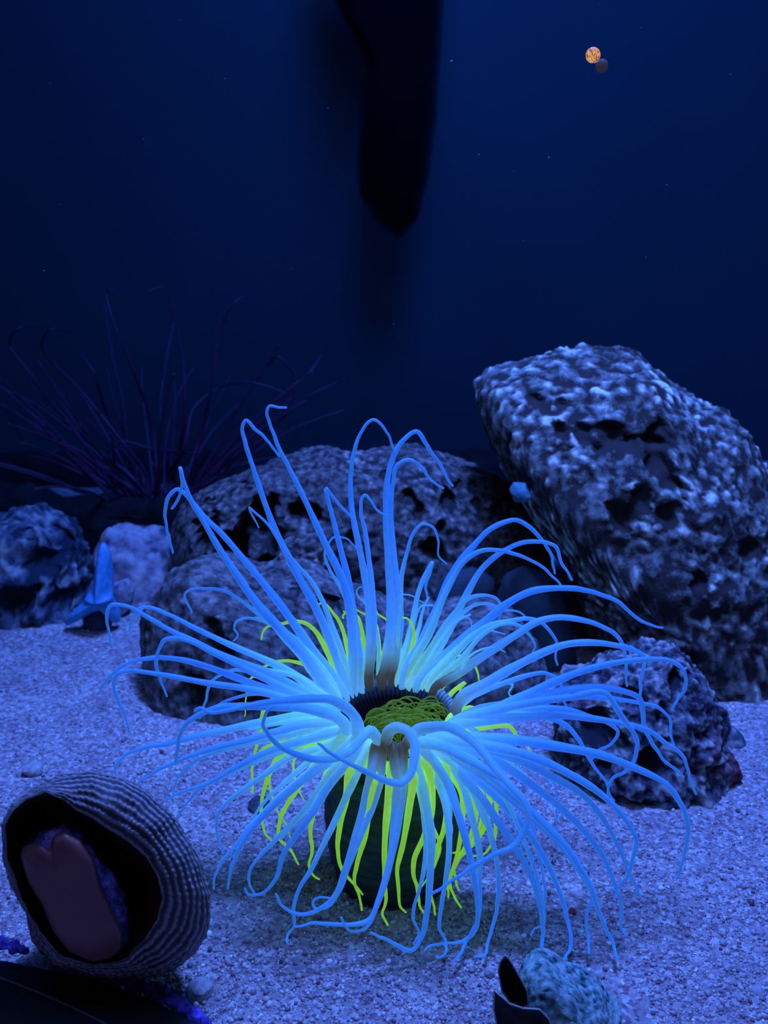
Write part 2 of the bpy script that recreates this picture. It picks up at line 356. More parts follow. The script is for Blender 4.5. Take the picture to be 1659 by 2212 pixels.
rdg2 = [(-160,1060),(-60,1040),(60,1050),(140,1078),(220,1070),(300,1084),(380,1076),(420,1100),(430,1180),(300,1230),(-160,1230)]  # second black mass added where the left floor lies in shade
place_rock('rock', rock_mesh('rock', rdg2, .995, .028, sub=6, amp=.006, freq=30, fine=.002, ffreq=90, seed=27, floor=-.02), M_FLOOR_SHADE, 'low black mass added as floor shade behind the jagged and purplish rocks, before the purple anemone')

# ------------------------------------------------------------------ blue sea star clinging to the rocks at left
def sea_star():
    m, nt, b = mat('sea_star_skin'); n = noise_tex(nt, 160, 4, .6)
    r = ramp(nt, [(.35, (.05, .30, .55)), (.65, (.12, .45, .75))], n.outputs['Fac']); nt.links.new(r.outputs[0], b.inputs['Base Color']); b.inputs['Roughness'].default_value = .6
    bump(nt, b, n.outputs['Fac'], .6, .001)
    c = (213, 1292); poly = [(210,1186),(220,1190),(230,1212),(236,1245),(240,1285),(252,1335),(252,1352),(242,1356),(226,1338),(212,1326),(192,1332),(160,1350),(140,1358),(134,1350),(150,1330),(176,1306),(192,1280),(198,1245),(204,1205)]
    n_a = 120; Y0 = .782
    q = [(P(x, y, Y0).x, P(x, y, Y0).z) for x, y in poly]; cc = P(c[0], c[1], Y0)
    th, rr = polar(q, (cc.x, cc.z)); rows = []
    for s, dep in ((1, .004), (1.04, .0), (1, -.003), (.85, -.006), (.6, -.0085), (.35, -.011), (.12, -.012), (.01, -.012)):
        rows.append([(cc.x + math.cos(a) * float(np.interp(a, th, rr)) * s, Y0 + dep + .012 * s * abs(math.sin(a)) + .0006 * noise.noise(Vector((a * 8, s * 9, 0))), cc.z + math.sin(a) * float(np.interp(a, th, rr)) * s) for a in np.linspace(-math.pi, math.pi, n_a, endpoint=False)])
    o = link('sea_star', grid_mesh('sea_star', rows, True, True, True), None, m); rebase(o, (cc.x, Y0, cc.z))
    tag(o, 'bright blue sea star clinging to the rocks at the left', 'sea star')
sea_star()

# ------------------------------------------------------------------ the glowing tube anemone
YC = .475
CEN = P(850, 1537, YC); RR = .0335
ane = empty('tube_anemone', (CEN.x, CEN.y, 0))
tag(ane, 'glowing blue and green tube anemone spreading long tentacles in the middle of the sand', 'anemone')
A_ = (200, 850, 2.5136); B_ = (800, 850, 2.212); C_ = (200, 1450, 2.37); D_ = (800, 1450, 2.212); E_ = (550, 1250, 2.765)
def cv(f, pts): return [(f[0] + x / f[2], f[1] + y / f[2]) for x, y in pts]
RING = [Vector((CEN.x + math.cos(a) * RR, CEN.y + math.sin(a) * RR, CEN.z)) for a in np.linspace(0, 2 * math.pi, 180, endpoint=False)]
RPX = [toPix(v) for v in RING]
cpx = toPix(CEN)
T = []   # (crop, kind, base width px, points root -> tip, optional settings)
def t(f, kind, w, pts, **k): T.append((cv(f, pts), kind, w, k))
# rear fan, left
t(A_,'b',30,[(1270,1640),(1240,1560),(1150,1420),(1020,1280),(900,1150),(780,980),(680,830),(600,690),(530,570),(492,470),(475,403),(483,450),(485,500),(470,572),(428,622)],prof=1)
t(A_,'b',26,[(1310,1560),(1200,1400),(1080,1230),(960,1070),(820,900),(700,760),(600,660),(550,600),(500,545),(465,520),(415,555),(393,640),(405,740),(435,862)])
t(A_,'b',26,[(1370,1580),(1330,1470),(1270,1290),(1190,1120),(1110,980),(1050,860),(1000,760),(930,580),(870,400),(830,270),(815,175),(830,146),(880,190),(960,270),(978,305),(1010,340)])
t(A_,'b',27,[(1395,1570),(1415,1400),(1400,1200),(1370,1050),(1320,930),(1270,830),(1200,680),(1130,530),(1060,390),(1000,270),(962,150),(948,95),(963,70),(1010,75),(1048,78)])
t(A_,'t',18,[(1385,1560),(1360,1430),(1300,1260),(1250,1130),(1190,1020),(1100,920),(1030,830),(980,750),(900,660),(848,617),(880,680),(905,730)])
t(A_,'b',26,[(1430,1540),(1440,1400),(1415,1200),(1385,1000),(1345,840),(1310,700),(1285,600),(1265,515),(1290,545),(1340,600),(1380,650),(1410,685)])
t(A_,'n',24,[(1480,1540),(1500,1400),(1505,1250),(1500,1150),(1470,950),(1440,800),(1410,640),(1400,480),(1415,340),(1450,230),(1500,155),(1525,138),(1570,175),(1610,240),(1640,330)])
t(A_,'n',24,[(1500,1540),(1520,1350),(1525,1200),(1520,1100),(1500,900),(1480,750),(1455,620),(1458,570),(1475,550),(1510,580),(1545,630),(1590,662)])
t(A_,'t',16,[(1440,1480),(1410,1250),(1350,1060),(1290,960),(1262,880),(1280,810),(1310,780),(1370,785),(1430,840)])
t(A_,'t',14,[(1530,1400),(1530,1250),(1480,1140),(1440,1100),(1430,1070),(1445,1050),(1458,1048)])
t(A_,'t',20,[(1250,1620),(1180,1500),(1130,1430),(1040,1330),(960,1240),(880,1180),(800,1120),(720,1075),(620,1058),(540,1065),(500,1095),(510,1130),(540,1185)])
t(A_,'t',18,[(1280,1600),(1240,1480),(1190,1420),(1130,1370),(1050,1310),(960,1250),(890,1225),(820,1222),(775,1245),(770,1280),(790,1310),(765,1345)])
t(A_,'b',25,[(1280,1700),(1180,1640),(1060,1570),(940,1510),(860,1480),(700,1420),(540,1340),(450,1300),(350,1245),(260,1190),(170,1150),(100,1152),(75,1210),(85,1290),(105,1380)])
t(A_,'t',25,[(1240,1640),(1160,1570),(1050,1500),(900,1430),(760,1370),(560,1275),(400,1195),(300,1160),(255,1168),(225,1220),(205,1270),(205,1310)])
t(A_,'b',24,[(1260,1720),(1150,1650),(1040,1600),(900,1530),(760,1460),(640,1400),(540,1350),(460,1328),(390,1340),(360,1390),(345,1480),(370,1560),(405,1640)])
t(A_,'b',26,[(1300,1730),(1240,1710),(1100,1660),(960,1610),(800,1550),(640,1490),(480,1445),(330,1435),(230,1450),(150,1490),(80,1550),(40,1620)])
t(A_,'b',24,[(1330,1760),(1240,1710),(1150,1690),(1000,1640),(820,1600),(640,1575),(450,1540),(300,1515),(200,1505),(140,1522),(115,1580),(135,1650),(180,1760),(200,1840)])
t(A_,'t',18,[(1260,1660),(1180,1590),(1080,1530),(980,1510),(880,1510),(780,1500),(700,1525),(640,1570),(620,1650),(580,1770)])
t(C_,'b',30,[(1358,375),(1360,310),(1345,240),(1290,180),(1220,145),(1120,140),(1010,148),(900,158),(800,175),(690,200),(600,205),(550,190),(525,205)],k=-.2)
t(C_,'b',30,[(1310,330),(1295,280),(1250,235),(1180,210),(1060,185),(900,180),(740,180),(640,185),(540,225),(470,280),(440,350),(428,470)],k=-.1)
t(A_,'b',18,[(1250,1740),(1120,1690),(980,1640),(900,1630),(800,1645),(700,1680),(620,1715),(570,1705),(552,1722)])
# left side and lower left
t(C_,'t',28,[(1240,260),(1120,225),(1000,240),(850,265),(700,295),(540,330),(380,370),(230,400),(150,440),(120,490),(120,530)])
t(C_,'b',24,[(1270,300),(1100,270),(940,310),(800,350),(640,390),(480,440),(330,510),(220,580)])
t(C_,'t',20,[(1270,310),(1000,330),(760,380),(600,425),(500,480),(430,560),(408,640)])
t(C_,'b',24,[(1300,330),(1100,350),(900,410),(720,500),(600,570),(480,610),(370,660)])
t(C_,'t',18,[(1290,330),(1000,400),(800,480),(640,550),(540,610),(480,680),(435,745)])
t(C_,'t',22,[(1320,360),(1180,390),(1010,440),(880,530),(780,600),(690,670),(640,740),(635,800),(650,880),(670,930)])
t(C_,'t',22,[(1330,400),(1240,400),(1130,500),(960,640),(860,740),(790,810),(740,890),(670,960),(630,1040),(615,1110)])
t(C_,'b',26,[(1345,400),(1230,450),(1100,540),(970,650),(880,735),(800,830),(740,930),(710,1010),(690,1110)])
t(C_,'t',22,[(1340,410),(1250,480),(1180,600),(1100,700),(1000,800),(900,900),(830,980),(800,1050),(810,1110),(830,1140)])
t(C_,'b',25,[(1400,400),(1300,480),(1200,600),(1130,720),(1050,830),(980,930),(940,1060),(900,1110),(850,1145),(800,1145),(780,1110)])
t(C_,'t',23,[(1410,400),(1350,530),(1290,660),(1240,770),(1170,910),(1110,1030),(1060,1110),(1030,1200),(1025,1310),(1000,1350),(995,1390)])
t(C_,'n',24,[(1450,390),(1430,500),(1390,680),(1340,860),(1290,1020),(1250,1130),(1190,1200),(1100,1240),(1020,1235),(970,1200),(940,1140)])
t(C_,'n',22,[(1490,400),(1470,560),(1430,700),(1370,850),(1310,1000),(1260,1130),(1190,1210),(1145,1210),(1130,1175),(1160,1158),(1210,1165)])
t(C_,'n',25,[(1535,390),(1555,560),(1545,760),(1530,920),(1500,1060),(1460,1180),(1420,1270),(1300,1300),(1150,1290),(1035,1305)])
t(C_,'n',22,[(1590,410),(1590,600),(1570,760),(1540,920),(1500,1080),(1450,1220),(1390,1320),(1330,1330),(1290,1300),(1270,1260)])
t(E_,'b',26,[(745,1010),(715,930),(690,908),(640,950),(590,1015),(500,1065),(380,1080),(250,1050),(150,1000),(80,930),(50,860),(80,790),(120,760)],k=-.35)
t(E_,'n',28,[(765,1020),(785,960),(810,905),(860,888),(920,915),(955,980),(952,1080),(930,1170),(880,1220),(800,1212),(700,1170),(600,1120),(500,1070),(430,1020),(380,985)],k=-.35)
t(D_,'n',28,[(180,380),(195,320),(220,285),(290,268),(380,268),(470,320),(540,390),(600,470),(680,560),(745,640),(745,740),(700,820),(600,872),(480,940),(390,1000),(300,1060)],k=-.45)
t(D_,'b',28,[(190,370),(270,348),(370,370),(460,420),(540,465),(620,515)],k=-.4,prof=2)
# right side
t(B_,'n',28,[(330,1540),(430,1460),(560,1380),(700,1300),(820,1240),(930,1200),(1060,1190),(1180,1205),(1270,1230),(1310,1260),(1300,1320),(1290,1400),(1290,1480)])
t(B_,'b',20,[(360,1530),(480,1450),(650,1380),(760,1345),(830,1335),(900,1370),(920,1440),(940,1530)])
t(B_,'b',27,[(400,1600),(540,1530),(700,1460),(850,1390),(1000,1330),(1150,1290),(1290,1272),(1430,1277),(1490,1310),(1508,1360),(1500,1420),(1460,1480),(1450,1510)])
t(D_,'b',26,[(380,270),(540,200),(700,160),(850,110),(960,85),(1080,75),(1200,92),(1290,135),(1300,190),(1310,270),(1350,350),(1400,420),(1500,505)])
t(D_,'b',25,[(370,280),(600,185),(800,145),(950,125),(1130,110),(1160,150),(1210,230),(1260,300),(1275,350),(1260,420),(1220,480),(1160,510),(1135,560),(1140,590),(1165,620)])
t(D_,'b',24,[(400,300),(650,200),(830,175),(950,185),(1060,220),(1160,260),(1185,290),(1150,345),(1090,380),(1065,420)])
t(D_,'b',22,[(370,250),(500,190),(700,150),(900,125),(1150,130),(1280,150),(1370,170),(1430,230),(1440,310),(1455,370)])
t(D_,'b',26,[(370,320),(560,235),(750,218),(900,212),(1050,225),(1180,245),(1320,280),(1420,350),(1490,400),(1520,470),(1535,540),(1558,585)])
t(D_,'b',22,[(400,280),(700,205),(860,225),(930,255),(990,320),(1030,390),(1080,470),(1130,540),(1135,600)])
t(D_,'b',30,[(290,350),(480,320),(700,330),(900,360),(1100,400),(1260,460),(1420,545),(1480,630),(1515,720),(1510,820),(1490,920),(1465,990)])
t(D_,'b',28,[(280,355),(480,345),(650,375),(800,420),(950,490),(1080,570),(1180,660),(1240,740),(1270,800),(1260,880),(1230,970),(1180,1035),(1150,1045)])
t(D_,'b',26,[(300,370),(530,370),(720,430),(860,500),(1000,580),(1080,660),(1140,750),(1190,850),(1230,950),(1270,1030),(1290,1080)])
t(D_,'b',26,[(280,355),(480,375),(620,440),(740,520),(870,620),(980,720),(1060,810),(1120,900),(1160,1000),(1190,1080),(1200,1170),(1200,1240),(1220,1265)])
t(D_,'b',28,[(240,365),(400,390),(560,485),(660,570),(760,660),(850,750),(930,830),(990,920),(1050,1020),(1080,1110),(1120,1220),(1160,1310),(1180,1380)])
t(D_,'b',24,[(250,370),(450,440),(650,590),(800,725),(920,845),(1000,960),(1060,1085),(1035,1160),(1040,1260),(1045,1350)])
t(D_,'b',26,[(300,380),(440,460),(570,570),(680,680),(760,780),(830,890),(890,1020),(930,1140),(955,1260),(955,1330),(910,1400)])
t(D_,'b',26,[(290,385),(410,470),(520,590),(610,720),(690,840),(750,940),(790,1040),(815,1150),(825,1250),(810,1350),(790,1420),(750,1450)])
t(D_,'t',20,[(330,390),(520,470),(620,570),(690,700),(740,820),(780,930),(810,1040),(830,1160),(825,1215),(790,1230),(768,1260)])
t(D_,'b',18,[(350,390),(560,480),(700,600),(760,690),(785,800),(820,950),(835,1060),(825,1180),(830,1230)])
t(D_,'t',24,[(300,400),(380,440),(440,540),(480,680),(510,800),(525,900),(520,1000),(520,1140),(500,1240),(440,1290),(350,1300),(290,1310),(255,1335)])
t(D_,'b',26,[(220,385),(300,430),(370,540),(420,680),(460,820),(490,950),(510,1080),(510,1200),(455,1290),(430,1350),(400,1390)])
t(D_,'t',27,[(205,400),(240,520),(270,660),(290,780),(285,980),(270,1150),(235,1290),(200,1333),(130,1310),(60,1275),(0,1252)])
t(D_,'t',22,[(235,395),(310,500),(355,620),(375,760),(375,880),(360,1000),(340,1120),(330,1220),(360,1300),(355,1350),(320,1370)])
t(D_,'t',22,[(330,410),(440,500),(530,640),(580,800),(610,960),(610,1080),(590,1200),(560,1300),(540,1360),(500,1362)])
t(D_,'t',20,[(205,410),(235,560),(258,700),(262,900),(240,1020),(210,1130),(205,1190),(230,1260),(210,1300)])
t(D_,'b',14,[(480,330),(700,430),(820,480),(880,540),(890,620),(890,740),(900,830)])
t(D_,'b',12,[(480,330),(680,420),(800,470),(850,530),(855,600),(838,665)])
t(D_,'b',12,[(420,440),(600,600),(690,760),(728,870),(735,940),(715,1000)])
# rear fan, right
t(B_,'n',30,[(55,1390),(80,1250),(100,1080),(95,900),(82,700),(76,550),(84,400),(110,300),(160,220),(220,180),(270,250),(320,320),(360,390),(395,440)])
t(B_,'n',26,[(95,1390),(120,1250),(140,1080),(125,900),(105,700),(98,550),(110,420),(132,340),(180,315),(230,340),(270,390),(310,430),(350,452)])
t(B_,'t',18,[(115,1390),(135,1200),(145,1000),(150,870),(175,760),(210,660),(250,622),(300,640),(325,700),(332,780),(362,815)])
t(B_,'t',22,[(125,1390),(160,1250),(200,1100),(230,950),(265,860),(295,808),(285,850),(265,910),(275,980),(270,1050)])
t(B_,'t',16,[(140,1380),(185,1200),(215,1080),(250,1015),(300,1015)])
t(B_,'t',13,[(130,1300),(140,1050),(150,962),(190,965),(230,985),(262,1010)])
t(B_,'b',28,[(150,1390),(250,1180),(330,1000),(380,880),(430,800),(500,720),(570,650),(640,615),(700,605),(760,640),(820,700),(860,760),(880,860)])
t(B_,'t',27,[(190,1400),(300,1250),(380,1120),(460,960),(540,830),(640,750),(720,715),(800,707),(885,730),(910,800),(965,890)])
t(B_,'t',24,[(165,1400),(280,1150),(380,910),(450,800),(520,755),(620,750),(700,770),(790,810),(870,870),(910,915)])
t(B_,'b',29,[(225,1400),(340,1270),(460,1160),(560,1080),(660,1000),(770,945),(890,930),(1000,935),(1100,960),(1190,1000),(1260,1060),(1330,1105),(1395,1115)])
t(B_,'n',27,[(290,1450),(420,1335),(560,1240),(700,1150),(800,1090),(890,1070),(1000,1080),(1100,1110),(1170,1150),(1210,1210),(1220,1300),(1225,1400)])
t(B_,'t',22,[(200,1390),(300,1200),(400,1050),(470,980),(540,962),(600,980),(625,1020),(610,1100)])
t(B_,'t',20,[(230,1400),(350,1190),(440,1050),(500,1010),(570,1005),(620,1030),(700,1040),(750,1075)])
t(B_,'t',22,[(270,1420),(400,1250),(500,1150),(580,1105),(660,1090),(740,1075),(810,1090),(860,1140),(890,1190),(885,1260),(895,1300)])
t(B_,'t',20,[(280,1430),(440,1260),(540,1150),(620,1105),(700,1105),(750,1140),(785,1200),(770,1255)])
t(B_,'t',16,[(260,1420),(420,1300),(480,1220),(530,1150),(580,1132),(640,1155)])
t(B_,'t',14,[(300,1440),(440,1310),(470,1260),(540,1220),(600,1215),(645,1235)])
t(B_,'t',15,[(210,1390),(320,1200),(380,1110),(430,1062),(470,1075),(485,1120)])
t(B_,'t',13,[(380,1520),(560,1420),(660,1385),(680,1390),(660,1430),(690,1465),(712,1478)])
# extra pale roots filling the crowded base
for f, pts in ((E_,[(440,850),(330,860),(200,900),(60,960),(-60,1000)]),(E_,[(500,890),(380,930),(220,985),(60,1060),(-60,1100)]),(E_,[(480,870),(300,840),(120,870),(-40,900)]),
               (E_,[(570,960),(450,1010),(330,1090),(200,1200),(60,1330),(-20,1440)]),(E_,[(620,1000),(520,1080),(420,1200),(330,1330),(240,1450),(160,1560)]),
               (E_,[(400,690),(300,620),(180,560),(60,540),(-60,560)]),(E_,[(500,640),(400,500),(300,400),(180,310),(80,250),(0,230)]),(E_,[(880,600),(940,430),(980,300),(1010,180),(1040,110)]),
               (E_,[(960,640),(1060,470),(1150,330),(1230,240),(1290,215)]),(E_,[(1000,660),(1120,500),(1230,400),(1330,330),(1400,300)]),(E_,[(620,590),(640,450),(600,300),(560,180),(540,80)]),
               (E_,[(1010,1000),(1120,1060),(1220,1150),(1290,1260),(1340,1380),(1390,1500)]),(E_,[(980,1030),(1080,1130),(1140,1260),(1170,1400),(1180,1520)]),(E_,[(1130,960),(1300,990),(1450,1060),(1600,1160),(1700,1260)])):
    t(f,'t',22,pts)
# outer yellow-green ring
g = lambda f, w, pts, **k: t(f, 'g', w * 1.18, pts, **k)
g(E_,18,[(500,600),(440,450),(400,370),(360,310),(300,265),(230,255),(160,270),(80,285),(45,320),(40,360)])
g(E_,18,[(560,560),(550,400),(520,290),(460,190),(400,145),(370,155)])
g(E_,17,[(640,560),(650,400),(640,300),(610,220),(560,195),(530,220),(528,240)])
g(E_,16,[(740,560),(745,420),(735,330),(720,265),(680,220),(640,200),(600,180)])
g(E_,15,[(800,560),(810,350),(790,250),(740,210),(725,190)])
g(E_,16,[(890,600),(930,430),(950,370),(940,280),(905,238),(870,238)])
g(E_,17,[(470,600),(400,540),(290,510),(200,490),(130,500),(60,525),(20,545)])
g(E_,20,[(450,740),(380,690),(300,650),(240,645),(200,655)])
g(E_,17,[(420,740),(250,700),(130,710),(60,760),(30,840)])
g(E_,16,[(1010,640),(1080,500),(1150,462),(1240,470),(1230,510),(1250,520)])
g(E_,13,[(1040,700),(1200,560),(1290,490),(1330,550),(1345,640)])
g(E_,12,[(1050,700),(1120,560),(1170,540),(1200,545)])
g(E_,18,[(1060,760),(1180,680),(1260,620),(1225,660),(1232,690)])
g(E_,20,[(1120,940),(1280,900),(1370,890),(1450,880),(1520,880),(1570,940),(1640,1015)])
g(E_,20,[(1090,860),(1180,810),(1230,790),(1290,762),(1330,775)])
g(E_,16,[(1110,900),(1200,860),(1260,845),(1330,840)])
g(C_,16,[(1200,250),(1040,170),(940,150),(880,200),(862,300),(840,380),(822,470),(818,620)])
g(C_,18,[(1300,340),(1110,370),(960,430),(900,540),(870,640),(865,740),(880,820),(920,870)])
g(C_,18,[(1340,380),(1200,440),(1080,560),(1010,660),(960,760),(960,860),(1010,910),(1055,990)])
g(C_,18,[(1370,390),(1240,480),(1180,600),(1130,730),(1115,830),(1125,920),(1110,1000),(1130,1050),(1160,1065)])
g(C_,20,[(1420,380),(1330,500),(1300,640),(1265,800),(1255,900),(1270,1000),(1330,1080),(1385,1140)])
g(C_,20,[(1480,400),(1450,540),(1420,680),(1390,860),(1350,1000),(1340,1080),(1370,1160),(1380,1220)])
g(C_,19,[(1530,400),(1525,560),(1510,700),(1495,900),(1495,1080),(1500,1190),(1480,1240),(1515,1300)])
g(C_,20,[(1620,400),(1640,540),(1620,700),(1590,880),(1560,1020),(1570,1130),(1575,1210),(1605,1235)])
g(D_,21,[(215,400),(270,450),(290,560),(290,680),(260,780),(210,900),(205,960),(230,1060),(240,1130),(255,1160)])
g(D_,18,[(300,400),(350,450),(370,560),(350,760),(300,900),(280,980),(300,1110),(310,1165)])
g(D_,19,[(350,400),(430,560),(440,700),(420,850),(390,960),(375,1010),(370,1080)])
g(D_,19,[(380,400),(490,600),(500,720),(460,830),(420,900),(380,1000),(400,1070),(430,1130)])
g(D_,19,[(400,400),(520,540),(540,660),(520,760),(470,840),(400,930),(410,1000),(420,1045)])
g(D_,18,[(420,400),(560,560),(570,640),(540,760),(480,840),(390,872)])
g(D_,17,[(440,400),(600,620),(600,720),(580,830),(530,880),(490,885)])
g(C_,10,[(1200,360),(1060,420),(1030,460),(1030,510),(1050,600),(1082,660)])
g(C_,10,[(1150,330),(960,430),(905,540),(910,610),(950,720),(1000,800),(1012,850)])
g(C_,11,[(1180,220),(900,60),(820,30),(790,100),(780,230)])
g(C_,13,[(1260,300),(1000,360),(870,400),(820,480),(820,560),(810,620)])
g(D_,14,[(230,400),(260,520),(280,700),(330,860),(290,960),(240,1040)])
g(E_,14,[(590,590),(600,430),(590,300),(560,210),(530,195)])
MK = {'b': M_TB, 't': M_TT, 'n': M_TBR, 'g': M_TG}
prof_x = [0, .12, .35, .6, .8, .93, 1]; prof_y = [1, .95, .72, .52, .36, .26, .20]
for px, kind, w0, kw in T:
    green = kind == 'g'
    # nearest place on the rim
    j = min(range(180), key=lambda i: (RPX[i][0] - px[0][0])**2 + (RPX[i][1] - px[0][1])**2)
    root = RING[j].copy(); az = (root - CEN); sn = az.y / RR
    rad = az.normalized()
    if green: root = root - Vector((0, 0, .013)) - rad * .002
    # depth grows or falls with the reach of the tentacle: it spreads outwards from the disc
    L = [0]
    for a, b in zip(px, px[1:]): L.append(L[-1] + math.hypot(b[0] - a[0], b[1] - a[1]))
    u = pix(YC); k = kw.get('k')
    if k is None:
        vx = px[len(px) * 2 // 3][0] - cpx[0]; vy = px[len(px) * 2 // 3][1] - cpx[1]; q = -vy / math.hypot(vx, vy)
        k = .30 * q if q > 0 else .48 * q
        if green: k *= .55
    jit = random.uniform(-.004, .004)
    pts = [root - rad * .001 - Vector((0, 0, .006)), root + rad * .001]
    for (x, y), s in zip(px, L):
        if s == 0 and kw.get('k') is None: continue
        d = k * s * u * (1 - .35 * s / (L[-1] + 1)) + jit * min(1, s / 120)
        if kw.get('k') is not None: d -= .030 * min(1, s / 330)
        if green: d += .006 * sn if sn > 0 else .012 * min(1, s / 60)
        Y = root.y + d
        Y = min(Y, Yground(x, y, .006) )
        dx = P(x, y, Y).x - CEN.x
        if y > cpx[1] + 90 and abs(dx) < .045:                    # hangs in front of the tube, not through it
            Y = min(Y, CEN.y - math.sqrt(.045**2 - dx * dx) - .002, Yground(x, y, .006))
        p = P(x, y, Y)
        if s == 0 and (p - root).length < .006: continue
        pts.append(p)
    sm = catmull(pts, .0022)
    ds = [0]
    for a, b in zip(sm, sm[1:]): ds.append(ds[-1] + (b - a).length)
    tot = ds[-1]
    if kw.get('prof') == 1: ry = [1, .95, .75, .5, .34, .24, .2]
    elif kw.get('prof') == 2: ry = [1, .95, .85, .75, .65, .5, .35]
    else: ry = prof_y
    ph = random.uniform(0, 9)
    rad_l = [w0 * .46 * u * interp(s / tot, prof_x, ry) * (1 + .05 * math.sin(s * 260 + ph)) * (.8 if s < .002 else 1) for s in ds]
    # a little waviness towards the thin tip
    for i in range(len(sm)):
        f = ds[i] / tot
        if f > .6: sm[i] = sm[i] + noise.noise_vector(sm[i] * 150 + Vector((ph, 0, 0))) * .0009 * (f - .6) / .4
    o = child('tentacle', tube('tentacle', sm, rad_l, 10 if w0 > 20 else 8), ane, MK[kind])
    if green: o['label'] = 'yellow-green outer tentacle'
    elif kind == 'n': o['label'] = 'blue tentacle with a brown root'

# oral disc: a funnel of dark ridges, pale at the rim
def disc():
    m, nt, b = mat('oral_disc'); b.inputs['Specular IOR Level'].default_value = 0; at = N(nt, 'ShaderNodeAttribute', attribute_name='r')
    r = ramp(nt, [(0, (.01, .02, .008)), (.45, (.003, .0025, .003)), (.82, (.006, .005, .007)), (.93, (.02, .04, .07)), (1, (.12, .32, .42))], at.outputs['Fac'])
    a2 = N(nt, 'ShaderNodeAttribute', attribute_name='ridge'); r2 = ramp(nt, [(0, (.30, .30, .30)), (1, (1.0, 1.0, 1.0))], a2.outputs['Fac'])
    mx = N(nt, 'ShaderNodeMixRGB', blend_type='MULTIPLY'); mx.inputs[0].default_value = 1
    nt.links.new(r.outputs[0], mx.inputs[1]); nt.links.new(r2.outputs[0], mx.inputs[2]); nt.links.new(mx.outputs[0], b.inputs['Base Color'])
    b.inputs['Roughness'].default_value = 1
    nt.links.new(mx.outputs[0], b.inputs['Emission Color']); b.inputs['Emission Strength'].default_value = .4
    n = 540; NR = 68; rows = []; rv = []; gv = []
    for f in np.linspace(.02, 1.06, 36):
        row = []
        for a in np.linspace(0, 2 * math.pi, n, endpoint=False):
            rg = .5 + .5 * math.cos(a * NR); amp = .0007 * min(1, f * 1.3)
            z = -.016 * (1 - min(f, 1.0) ** 2.2) + rg * amp
            z += .0025 * max(0, f - .85) / .2
            R = RR * f
            row.append(Vector((CEN.x + math.cos(a) * R, CEN.y + math.sin(a) * R, CEN.z + z - .001)))
            rv.append(min(1, f)); gv.append(rg)
        rows.append(row)
    me = grid_mesh('oral_disc', rows, True, True, False)
    me.attributes.new('r', 'FLOAT', 'POINT').data.foreach_set('value', rv); me.attributes.new('ridge', 'FLOAT', 'POINT').data.foreach_set('value', gv)
    child('oral_disc', me, ane, m)['label'] = 'dark ridged oral disc'
disc()
# column and the tube it stands in
def column():
    m, nt, b = mat('column_flesh'); n = noise_tex(nt, 60, 4, .6)
    r = ramp(nt, [(.3, (.02, .035, .035)), (.7, (.05, .10, .09))], n.outputs['Fac']); nt.links.new(r.outputs[0], b.inputs['Base Color']); b.inputs['Roughness'].default_value = .4
    prof = [(RR * 1.06, 0), (RR * 1.04, -.004), (RR * .96, -.010), (.030, -.018), (.026, -.028), (.026, -.045), (.027, -.06)]
    rows = [[Vector((CEN.x + math.cos(a) * R * (1 + .015 * math.cos(a * 34)), CEN.y + math.sin(a) * R * (1 + .015 * math.cos(a * 34)), CEN.z + z)) for a in np.linspace(0, 2 * math.pi, 204, endpoint=False)] for R, z in prof]
    child('column', grid_mesh('column', rows), ane, m)
    m2, nt, b = mat('tube_skin'); mp = N(nt, 'ShaderNodeMapping'); mp.inputs['Scale'].default_value = (25, 25, 160); nt.links.new(coords(nt), mp.inputs[0])
    n = N(nt, 'ShaderNodeTexNoise'); n.inputs['Scale'].default_value = 2; n.inputs['Detail'].default_value = 5; nt.links.new(mp.outputs[0], n.inputs['Vector'])
    r = ramp(nt, [(.35, (.008, .018, .020)), (.7, (.030, .065, .07))], n.outputs['Fac']); nt.links.new(r.outputs[0], b.inputs['Base Color']); b.inputs['Roughness'].default_value = .7
    bump(nt, b, n.outputs['Fac'], .5, .001)
    rows = []
    for z in np.linspace(CEN.z - .034, -.012, 40):
        row = []
        for a in np.linspace(0, 2 * math.pi, 120, endpoint=False):
            f = (CEN.z - .034 - z) / (CEN.z - .022)
            R = .0325 + .0075 * math.sin(min(1, f * 1.15) * 3.0) ** .8 + .0012 * noise.noise(Vector((math.cos(a) * 2, math.sin(a) * 2, z * 60))) + .0007 * math.sin(z * 900)
            if f < .04: R -= .001
            row.append(Vector((CEN.x + math.cos(a) * R, CEN.y + math.sin(a) * R, z)))
        rows.append(row)
    top = [v.copy() for v in rows[0]]
    for v in top: v.x = CEN.x + (v.x - CEN.x) * .86; v.y = CEN.y + (v.y - CEN.y) * .86
    o = child('tube', grid_mesh('tube', [top] + rows), ane, m2); o['label'] = 'dark papery tube'
column()
